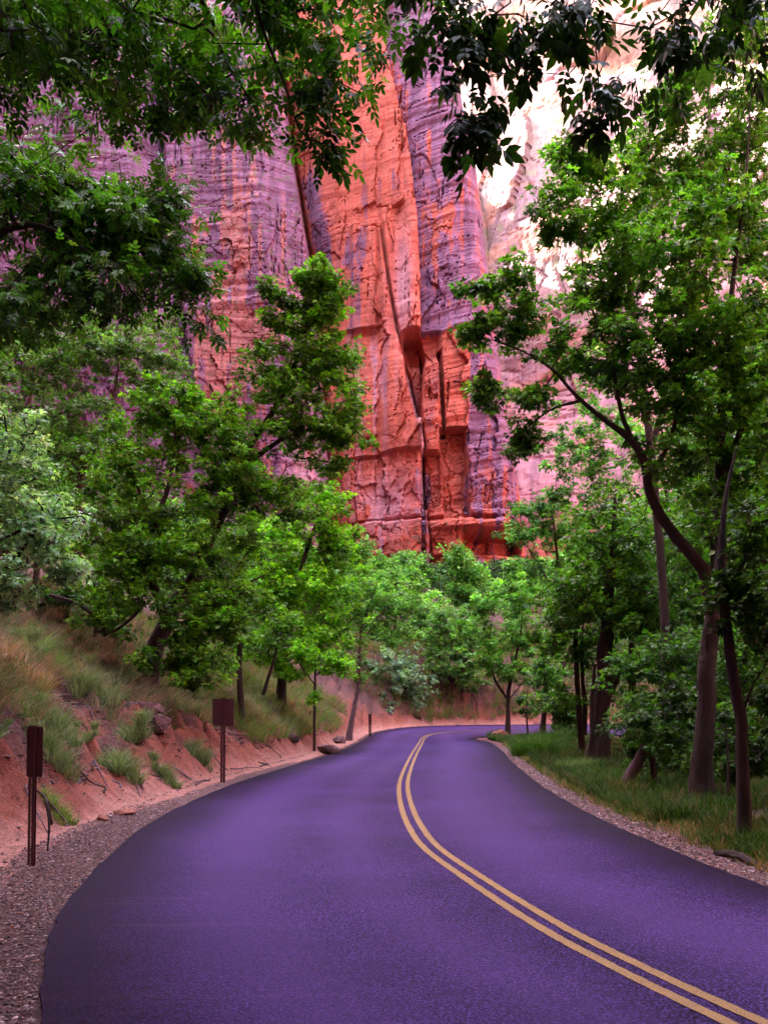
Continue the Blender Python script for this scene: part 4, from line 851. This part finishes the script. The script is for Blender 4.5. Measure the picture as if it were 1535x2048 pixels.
branch_px('bare_branch', 'bare black branch arching over the bank in front of the leaning tree', [(100, 1190, 25, .05), (150, 1205, 25, .05), (180, 1225, 25, .045), (205, 1250, 25, .04), (213, 1268, 25, .03), (240, 1255, 25, .035), (270, 1230, 25, .045), (290, 1205, 25.2, .05)], M_BARKD)
x, y, z0 = on(78, 10.9, -.05)
limb_obj('hanging_root', 'dark curved root hanging down the bank behind the narrow post sign', 'root', [(x - .03, y + .5, gz(x - .03, y + .5) + .25, .022), (x + .05, y + .1, z0 + .62, .02), (x + .12, y, z0 + .35, .015), (x + .10, y, z0 + .05, .010)], M_BARKD, k=6)
GRO = 'pale exposed roots on the bank'
g = np.random.default_rng(5)
for i, (px, Y) in enumerate([(350, 19.5), (345, 20.5), (390, 20.2), (205, 15.5), (240, 16.5), (190, 20), (330, 22), (405, 24), (460, 25), (520, 27), (130, 13), (285, 17.5), (150, 18), (240, 21), (495, 30), (560, 31)]):
    # walk up the bank until clear of the sandy foot
    x = PX(px, Y); p_ = []; a = g.random() * 3
    for t in range(5):
        xx = x + .22 * t * math.cos(a + .5 * math.sin(t * 1.7 + i)); yy = Y + .18 * t * math.sin(a + t * .5); p_.append((xx, yy, gz(xx, yy) + (.05 if 0 < t < 4 else -.03) + .05 * g.random(), .022 * (1 - t * .14)))
    limb_obj('root', 'thin pale twisted root sticking out of the orange bank', 'root', p_, M_BARKP if i % 3 else M_BARK, k=6, group=GRO, n=4)

# ------------------------------------------------------------------ rocks
def rockmat(name, c, c2):
    m, n, b, out = new_mat(name); v = scaled(n, (1, 1, 1)); a1 = noise_node(n, 6, 7, .7, v)
    r = ramp(n, a1.outputs[0], [(.32, c2), (.66, c)]); n.links.new(r.outputs[0], b.inputs['Base Color']); b.inputs['Roughness'].default_value = .85
    bump(n, b, a1.outputs[0], .9, .05); return m
M_RED = rockmat('red_rock', (.30, .10, .065), (.10, .03, .025)); M_PUR = rockmat('purple_rock', (.15, .075, .085), (.035, .015, .02)); M_GREY = rockmat('pale_rock', (.34, .26, .28), (.13, .08, .10))
def rock(seed, sx, sy, sz, mat, loc, label, group=None, n=26, rot=0):
    g = np.random.default_rng(seed)
    th, ph = np.meshgrid(np.linspace(0, 2 * np.pi, n, endpoint=False), np.linspace(.02, np.pi - .02, n // 2))
    D = np.stack([np.cos(th) * np.sin(ph), np.sin(th) * np.sin(ph), np.cos(ph)], -1)
    pn = unit(g.normal(size=(16, 3))); pd = .55 + .4 * g.random(16)
    r = np.min(np.where((D @ pn.T) > .05, pd / np.maximum(D @ pn.T, .05), 9), -1); r = np.minimum(r, 1.25)
    r = r + (fbm(D[..., 0] * 4 + seed, D[..., 1] * 4 + D[..., 2] * 3, seed, 3) - .5) * .16
    V = D * r[..., None] * [sx, sy, sz]; c_, s_ = math.cos(rot), math.sin(rot)
    V = np.stack([V[..., 0] * c_ - V[..., 1] * s_, V[..., 0] * s_ + V[..., 1] * c_, V[..., 2]], -1).reshape(-1, 3)
    k = n; i = np.arange(n // 2 - 1)[:, None] * k; j = np.arange(k)[None]; jn = (j + 1) % k
    Fq = np.stack([i + j, i + k + j, i + k + jn, i + jn], -1).reshape(-1, 4)
    e0 = (n // 2 - 1) * k; top = np.arange(k)[None]; bot = (e0 + np.arange(k))[None, ::-1]
    o = mesh_np('rock', V, [Fq, top, bot], mat); o.location = loc
    return tag(o, label, 'rock', group)
x, y, z0 = GP(1000, 53.4)
o = rock(3, .62, .5, .42, M_RED, (PX(1000, 52.8), 52.8, gz(PX(1000, 52.8), 52.8) + .16), 'red boulder at the tip of the gravel beside the small forked tree'); o.name = 'boulder'
rock(4, .45, .28, .22, M_PUR, (*on(655, 34.5)[:2], on(655, 34.5)[2] + .18), 'wide purple rock outcrop beside the road at the foot of the rough fallen trunk', rot=.4)
rock(6, .55, .4, .3, M_PUR, (*on(676, 46)[:2], on(676, 46)[2] + .12), 'dark rock just left of the pale leaning trunk base', rot=2)
rock(7, .17, .14, .12, M_GREY, (*on(1172, 20.2)[:2], on(1172, 20.2)[2] + .06), 'pale whitish stone at the edge of the verge grass beside the gravel', rot=2)
rock(8, .11, .10, .07, M_RED, (*on(204, 13.8)[:2], on(204, 13.8)[2] + .04), 'small red rock alone on the sand between the two larger signs')
rock(9, .16, .12, .07, M_RED, (*on(250, 14.6)[:2], on(250, 14.6)[2] + .04), 'flat broken orange stone on the sand strip right of the small lone rock')
rock(10, .45, .25, .22, M_PUR, (*on(290, 22)[:2], on(290, 22)[2] + .12), 'purple slab jutting from the bank below the leaning tree', rot=.5)
rock(11, .38, .25, .2, M_PUR, (*on(320, 21.5)[:2], on(320, 21.5)[2] + .1), 'second purple slab on the bank, touching the right side of the jutting slab', rot=1.2)
GK = 'loose stones on the orange bank'
g = np.random.default_rng(8)
protos = [rock(20 + i, .09, .075, .06, [M_RED, M_PUR, M_RED, M_GREY][i], (0, 0, 0), 'small loose stone on the orange bank left of the road', GK, n=14) for i in range(4)]
k = 0
xs_ = g.random(4000); ysq = 10 + 42 * g.random(4000) ** 1.5
cx_ = np.interp(ysq, [q[1] for q in Lcs if q[1] < 60][1:], [q[0] for q in Lcs if q[1] < 60][1:]) - .7 - 4.2 * xs_ ** 1.3
zq, lq, sq, iq, fq = ground_full(cx_, ysq)
for i in range(4000):
    px_ = 767.5 + cx_[i] / ysq[i] * F
    if not (0 < px_ < 800) or sq[i] < .6: continue
    q = protos[k % 4]; s_ = .6 + 2.2 * g.random() ** 2.5
    if k < 4: c = q
    else: c = q.copy(); COL.objects.link(c)
    c.location = (cx_[i], ysq[i], zq[i] + .02 * s_); c.scale = (s_ * (.8 + .6 * g.random()), s_, s_ * (.6 + .6 * g.random())); c.rotation_euler = (g.random(), g.random(), g.random() * 6)
    k += 1
    if k >= 170: break

# ------------------------------------------------------------------ gravel, one scatter each side
def gravel(name, x, y, size, g, zoff=.004, tone=.95, pal=None, flat=1, el=1):
    z0, l_, s_, ins_, f_ = ground_full(x, y); keep = ~ins_ & (s_ > .03); x, y, z0, size = x[keep], y[keep], z0[keep], size[keep]; n = len(x)
    base = np.array([(1, 0, 0), (0, 1, 0), (-1, 0, 0), (0, -1, 0), (0, 0, 1), (0, 0, -1)], float)
    Fc = np.array([(0, 1, 4), (1, 2, 4), (2, 3, 4), (3, 0, 4), (1, 0, 5), (2, 1, 5), (3, 2, 5), (0, 3, 5)])
    V = base[None] * (1 + .35 * g.normal(size=(n, 6, 1))).clip(.4, 1.7); V = V + .18 * g.normal(size=(n, 6, 3))
    a = g.random(n) * 6.28; ca, sa = np.cos(a)[:, None], np.sin(a)[:, None]
    sx = (size * el * (.8 + .7 * g.random(n)))[:, None]; sy = (size * (.6 + .4 * g.random(n)))[:, None]; sz = (size * (.3 + .35 * g.random(n)))[:, None]
    vx = V[..., 0] * sx; vy = V[..., 1] * sy; W = np.stack([vx * ca - vy * sa + x[:, None], vx * sa + vy * ca + y[:, None], V[..., 2] * sz + z0[:, None] + zoff + sz * .4], -1)
    pal = np.array(pal) if pal is not None else np.array([(.22, .105, .115), (.34, .165, .17), (.11, .05, .06), (.50, .33, .36), (.38, .15, .11), (.24, .15, .20), (.70, .52, .56)])
    c = pal[g.choice(7, n, p=[.28, .22, .2, .1, .1, .07, .03])] * .46 * tone * (.6 + .8 * g.random((n, 1)))
    ob = mesh_np('gravel', W.reshape(-1, 3), (Fc[None] + (np.arange(n) * 6)[:, None, None]).reshape(-1, 3), M_PEB, col=np.repeat(c, 6, 0))
    return tag(ob, name, 'gravel', kind='stuff')
m, n, b, out = new_mat('pebble'); n.links.new(attr(n), b.inputs['Base Color']); b.inputs['Roughness'].default_value = .75; M_PEB = m
def edge_x(C, y):
    q = C[(C[:, 1] > -3) & (C[:, 1] < 52) & (C[:, 0] < 9)]; o = np.argsort(q[:, 1]); return np.interp(y, q[o, 1], q[o, 0])
g = np.random.default_rng(31)
n_ = 50000; y = 3.2 + 26 * g.random(n_) ** 2.0; wd = .78 + .5 * sstep(8, 6, y) - .45 * sstep(13, 19, y); d = g.random(n_) ** 1.15 * wd * (.85 + .5 * fbm(y * .9, y * 0, 41, 3)) * 1.15
x = edge_x(Lc, y) - .03 - d * np.where(y < 7, 1.5, 1.0)
gravel('purplish crushed gravel on the left shoulder', x, y, .006 + .011 * g.random(n_) ** 2, g)
n_ = 26000; y = 6.5 + 34 * g.random(n_) ** 1.7; x = edge_x(Rc, y) + .03 + g.random(n_) ** 1.2 * .6
gravel('pink crushed gravel on the right shoulder', x, y, (.009 + .014 * g.random(n_) ** 2) * (1 + y * .012), g, tone=1.1)
n_ = 5000; y = 9 + 26 * g.random(n_); x = edge_x(Lc, y) - .8 - g.random(n_) ** 1.6 * 3.2
gravel('scattered chips of stone on the sand and orange bank', x, y, .008 + .024 * g.random(n_) ** 3, g)

n_ = 42000; y = 9 + 42 * g.random(n_) ** 1.4; x = edge_x(Lc, np.minimum(y, 51)) - 1.5 - g.random(n_) * 8
f = fbm(x * .7, y * .7, 611, 4); k = g.random(n_) < sstep(.40, .56, f); x, y = x[k], y[k]
gravel('dark fallen twigs and leaf litter over the left bank', x, y, (.010 + .018 * g.random(len(x)) ** 2) * (1 + y * .02), g, zoff=.01, tone=.9, el=2.2,
       pal=[(.16, .09, .10), (.10, .05, .06), (.22, .13, .14), (.34, .22, .25), (.28, .12, .08), (.06, .03, .035), (.46, .33, .36)])
# ------------------------------------------------------------------ grass
def blades(name, label, cx, cy_, nb, L, spread, pal, wts, g, lean=(0, 0), w=.004, cat='grass', kind='stuff', parent=None, curve=.5, origin=(0, 0, 0), zc=None):
    n = len(cx); z0 = ground_full(cx, cy_)[0] if zc is None else zc
    idx = np.repeat(np.arange(n), nb); m_ = len(idx)
    ang = g.random(m_) * 6.28; out_ = np.stack([np.cos(ang), np.sin(ang), 0 * ang], 1)
    r0 = g.random(m_) ** .7 * spread[idx] * .35
    base = np.stack([cx[idx], cy_[idx], z0[idx] - .02], 1) + out_ * r0[:, None]
    LL_ = L[idx] * (.45 + .75 * g.random(m_))
    tilt = (.12 + curve * g.random(m_))[:, None]
    d0 = unit(out_ * tilt * .6 + [0, 0, 1] + np.array([lean[0], lean[1], 0]) * .6)
    d1 = unit(out_ * tilt * 2.2 + [0, 0, .75] + np.array([lean[0], lean[1], 0]) * 1.6 + g.normal(0, .12, (m_, 3)))
    p1 = base + d0 * LL_[:, None] * .5; p2 = p1 + d1 * LL_[:, None] * .55
    sd_ = unit(np.cross(d0, unit(g.normal(size=(m_, 3))))) * (w * (.6 + .8 * g.random(m_)) * (1 + cy_[idx] * .035))[:, None]
    V = np.stack([base - sd_, base + sd_, p1 + sd_ * .8, p1 - sd_ * .8, p2], 1)
    i = (np.arange(m_) * 5)[:, None]
    Fq = np.hstack([i, i + 1, i + 2, i + 3]); Ft = np.hstack([i + 3, i + 2, i + 4])
    pal = np.array(pal); tc = g.choice(len(pal), n, p=wts); tb = np.where(g.random(m_) < .72, tc[idx], g.choice(len(pal), m_, p=wts))
    c = pal[tb] * (.7 + .6 * g.random((m_, 1)))
    ob = mesh_np(name, V.reshape(-1, 3) - np.array(origin), [Fq, Ft], M_GRASS, parent, col=np.repeat(c, 5, 0))
    if parent is None: ob.location = origin; tag(ob, label, cat, kind=kind)
    return ob
g = np.random.default_rng(77)
BANK = [(.075, .15, .06), (.13, .20, .14), (.20, .115, .135), (.30, .19, .22), (.035, .09, .025), (.10, .055, .07)]
def bank_pts(n, y0, y1, s0, s1, dens=None):
    y = y0 + (y1 - y0) * g.random(n); ss = s0 + (s1 - s0) * g.random(n); x = edge_x(Lc, np.minimum(y, 51)) - ss
    px = 767.5 + x / y * F; k = (px > -60) & (px < 1100); return x[k], y[k]
x, y = bank_pts(13000, 11, 34, 2.4, 11)
f = fbm(x * .6, y * .6, 501, 3); zz, l_, s_, i_, fo = ground_full(x, y); k = (g.random(len(x)) < sstep(.36, .54, f + .12 * sstep(3, 6, s_))) & (s_ - fo > .8 + .9 * (f < .5)); x, y = x[k], y[k]
blades('bank_grass', 'wispy sage and straw coloured grass covering the upper left bank', x, y, 34, .28 + .34 * g.random(len(x)), .5 + .3 * g.random(len(x)), BANK, [.2, .15, .23, .19, .12, .11], g, lean=(.22, -.08), w=.003, curve=1.0)
x, y = bank_pts(6500, 30, 62, 1.6, 11)
f = fbm(x * .45, y * .45, 511, 3); zz, l_, s_, i_, fo = ground_full(x, y); k = (g.random(len(x)) < sstep(.36, .5, f)) & (s_ - fo > .5); x, y = x[k], y[k]
blades('bank_grass', 'soft green grass on the far part of the left bank beyond the brown square sign', x, y, 26, .35 + .4 * g.random(len(x)), .6 + .3 * g.random(len(x)), [(.09, .19, .045), (.14, .24, .09), (.28, .18, .19), (.16, .09, .10)], [.36, .24, .24, .16], g, lean=(.2, -.1), w=.0035, curve=.6)
x = -6 + 34 * g.random(6000); y = 68 + 24 * g.random(6000)
zz, l_, s_, i_, fo = ground_full(x, y); f = fbm(x * .3, y * .3, 521, 3); k = (s_ > 1.3) & l_ & (g.random(len(x)) < sstep(.3, .5, f)); x, y = x[k], y[k]
blades('slope_grass', 'dry straw and green grass on the slope beyond the far bend', x, y, 22, .5 + .4 * g.random(len(x)), .8 + .3 * g.random(len(x)), [(.26, .16, .15), (.08, .19, .05), (.11, .26, .05), (.16, .09, .09)], [.25, .3, .2, .25], g, w=.004)
def right_pts(n, y0, y1, s0, s1, p=1):
    y = y0 + (y1 - y0) * g.random(n); x = edge_x(Rc, y) + s0 + (s1 - s0) * g.random(n) ** p
    px = 767.5 + x / y * F; k = (px < 1620); return x[k], y[k]
x, y = right_pts(8500, 8, 52, .75, 6.5, 1.2); k = g.random(len(x)) < sstep(.28, .42, fbm(x * .8, y * .8, 531, 3)); x, y = x[k], y[k]
blades('verge_grass', 'tall green grass along the right verge', x, y, 34, (.12 + .26 * g.random(len(x))) * (.5 + 1.1 * fbm(x * .7, y * .7, 541, 3)), .32 + .2 * g.random(len(x)), [(.018, .055, .008), (.035, .10, .016), (.16, .10, .08), (.06, .12, .035)], [.42, .26, .14, .18], g, lean=(-.1, 0), w=.0034, curve=.5)
x, y = right_pts(3600, 7.5, 45, .45, 2.0); 
blades('verge_grass', 'short thin grass and dry stems at the inner edge of the right gravel', x, y, 14, .08 + .13 * g.random(len(x)), .2 + .1 * g.random(len(x)), [(.05, .11, .02), (.30, .18, .13), (.09, .15, .04)], [.4, .35, .25], g, w=.003)
def clump(name, label, px, Y, h, r, pal, nb=900, cat='bush', seed=1, lean=(0, 0)):
    g = np.random.default_rng(seed); x, y, z0 = on(px, Y); rt = root(name, (x, y, z0), label, cat)
    n = 26; a = g.random(n) * 6.28; q = g.random(n) ** .6 * r
    cx = x + np.cos(a) * q; cy_ = y + np.sin(a) * q * .8
    blades('foliage', None, cx, cy_, nb // n, h * (.7 + .5 * g.random(n)) * (1 - .35 * (q / r) ** 2), np.full(n, r * .6), pal, [.5, .3, .2], g, lean=lean, w=.0028, parent=rt, curve=1.0, origin=(x, y, z0))
    return rt
DG = [(.045, .12, .02), (.07, .17, .03), (.03, .07, .015)]; SG = [(.13, .20, .12), (.20, .26, .18), (.08, .13, .06)]; DR = [(.30, .18, .17), (.18, .19, .12), (.16, .09, .09)]
clump('verge_bush', 'feathery green bush nearest the red boulder on the right verge', 1075, 33, 1.05, .85, DG, 2600, seed=1)
clump('verge_bush', 'dense green bush behind the feathery one, further from the road', 1120, 38, 1.1, .9, DG, 2200, seed=2)
clump('verge_bush', 'low dark bush beside the pale whitish stone on the verge', 1205, 19.4, .42, .38, [(.06, .13, .03), (.10, .18, .05), (.16, .13, .07)], 1300, seed=3)
clump('verge_bush', 'small round bush just left of the red boulder', 992, 54.5, .6, .45, DG, 900, seed=4)
clump('verge_bush', 'low grey green bush at the foot of the twin trunks', 1150, 25, .5, .5, [(.12, .22, .08), (.16, .28, .10), (.08, .15, .05)], 1400, seed=12)
clump('sagebrush', 'grey green brush on the bank directly above the narrow post sign', 95, 14.6, .5, .4, SG, 1300, seed=5, lean=(.08, 0))
clump('sagebrush', 'small green brush hanging on the bank right of the narrow post sign', 112, 13.2, .26, .25, [(.16, .25, .09), (.24, .32, .14), (.10, .16, .06)], 1100, seed=6, lean=(.05, 0))
clump('sagebrush', 'grey wispy brush in the middle of the bank between the two larger signs', 235, 17.5, .55, .42, SG, 1700, seed=7, lean=(.12, -.05))
clump('sagebrush', 'pale wispy brush up the bank left of the leaning tree foot', 190, 21.5, .75, .7, SG, 2200, seed=8, lean=(.12, -.05))
clump('sagebrush', 'straw coloured brush at the left edge high on the bank', 30, 18.5, .7, .6, DR, 2000, seed=9, lean=(.12, -.05))
clump('sagebrush', 'small grey brush on the bank just left of the brown square sign', 395, 23, .5, .4, SG, 1200, seed=10, lean=(.1, 0))
clump('sagebrush', 'green brush high on the bank under the silvery bush', 95, 22.5, .9, .8, [(.12, .24, .06), (.18, .32, .10), (.10, .17, .06)], 2400, seed=11, lean=(.2, 0))

bp = clump('scrub_plant', 'wispy grey green scrub plant growing on the left bank', 330, 19.5, .42, .34, SG, 900, seed=21, lean=(.08, 0)); bp['group'] = 'scrub on the left bank'
bq = clump('scrub_plant', 'dry straw coloured scrub plant growing on the left bank', 300, 24, .42, .36, DR, 900, seed=22, lean=(.08, 0)); bq['group'] = 'dry scrub on the left bank'
g = np.random.default_rng(63); k = 0
while k < 64:
    y = 12 + 44 * g.random() ** 1.3; x = float(edge_x(Lc, min(y, 51))) - 2.0 - 6.5 * g.random()
    if 767.5 + x / y * F < -40: continue
    s_ = .35 + .9 * g.random() ** 1.5; copy_tree((bp, bq)[int(g.random() < .38)], (x, y, gz(x, y)), g.random() * 6, s_ * (1 + y * .012)); k += 1
vq = clump('weed_clump', 'unkempt green weeds on the shaded right verge', 1180, 22, .5, .42, DG, 1000, seed=23); vq['group'] = 'weeds on the right verge'
vr = clump('weed_clump', 'dry brownish weeds on the shaded right verge', 1240, 18, .42, .36, [(.20, .14, .09), (.10, .13, .05), (.28, .18, .14)], 800, seed=24); vr['group'] = 'dry weeds on the right verge'
for k in range(44):
    y = 10.5 + 36 * g.random() ** 1.3; x = float(edge_x(Rc, y)) + 1.3 + 4.2 * g.random()
    copy_tree((vq, vr)[int(g.random() < .35)], (x, y, gz(x, y)), g.random() * 6, .4 + .9 * g.random() ** 1.4)
# ------------------------------------------------------------------ signs
def boxv(x0, x1, y0, y1, z0, z1):
    V = [(x, y, z) for z in (z0, z1) for y in (y0, y1) for x in (x0, x1)]
    return V, [(0, 2, 3, 1), (4, 5, 7, 6), (0, 1, 5, 4), (2, 6, 7, 3), (0, 4, 6, 2), (1, 3, 7, 5)]
def boxes(name, bx, mat, parent, bev=0):
    V = []; Fs = []
    for b_ in bx:
        v, f = boxv(*b_); Fs += [[i + len(V) for i in q] for q in f]; V += v
    o = mesh_np(name, np.array(V), np.array(Fs), mat, parent)
    if bev:
        md = o.modifiers.new('bevel', 'BEVEL'); md.width = bev; md.segments = 2
    return o
def channel_post(parent, h, w=.062, holes=True):
    """perforated channel: back web with real holes, two side walls and lips"""
    bx = [(-w / 2, -w / 2 + .004, 0, .032, -.3, h), (w / 2 - .004, w / 2, 0, .032, -.3, h), (-w / 2 + .004, -.007, .001, .005, -.3, h - .001), (.007, w / 2 - .004, .001, .005, -.3, h - .001),
          (-w / 2 - .012, -w / 2, .028, .032, -.3, h), (w / 2, w / 2 + .012, .028, .032, -.3, h)]
    z = -.3
    while z < h - .02:
        bx.append((-.007, .007, .0014, .0046, z, z + .013)); z += .0254
    return boxes('post', bx, M_SIGN, parent)
def panel(parent, w, h, z, x=0, y=.034, r=.018):
    """thin sheet with rounded corners"""
    pts = []
    for cx, cz, a0 in ((w / 2 - r, h / 2 - r, 0), (-w / 2 + r, h / 2 - r, 90), (-w / 2 + r, -h / 2 + r, 180), (w / 2 - r, -h / 2 + r, 270)):
        for t in range(0, 91, 15): pts.append((x + cx + r * math.cos(R(a0 + t)), z + cz + r * math.sin(R(a0 + t))))
    n = len(pts); V = np.array([(a, y, b) for a, b in pts] + [(a, y + .003, b) for a, b in pts]); i = np.arange(n); j = (i + 1) % n
    return mesh_np('panel', V, [np.stack([i, j, j + n, i + n], 1), i[None], (i + n)[None, ::-1]], M_SIGN, parent)
def bolt(parent, z, x=0, y=-.002):
    V = []; k = 8
    for yy in (y, y - .007):
        for t in range(k): V.append((x + .008 * math.cos(t * 2 * math.pi / k), yy, z + .008 * math.sin(t * 2 * math.pi / k)))
    i = np.arange(k); j = (i + 1) % k
    return mesh_np('bolt', np.array(V), [np.stack([i, i + k, j + k, j], 1), (i + k)[None]], M_SIGN, parent)
def sign(label, px, py, Y, h, pw, ph, ptop, w=.06, lean=0, yaw=0, offx=0):
    x = PX(px, Y); z0 = gz(x, Y); rt = root('road_sign', (x, Y, z0), label, 'sign'); rt.rotation_euler = (0, R(lean), R(yaw))
    channel_post(rt, h, w); panel(rt, pw, ph, h - ptop - ph / 2, offx)
    bolt(rt, h - ptop - .06); bolt(rt, h - ptop - ph + .06)
    return rt
sign('tall narrow brown sign seen from behind on a perforated post, nearest to the camera', 60.5, 1730, 9.8, 1.46, .178, .52, .012, .062, .9, -8, .015)
sign('brown square sign seen from behind on a post where the bank meets the road', 445, 1565, 21, 1.90, .47, .60, .035, .085, .3, 0)
sign('small narrow brown marker post far along the left road edge, just before the bend', 739.5, 1475, 54.5, 1.32, .17, .60, .02, .12, 0, 0)
print('objects', len(COL.objects))
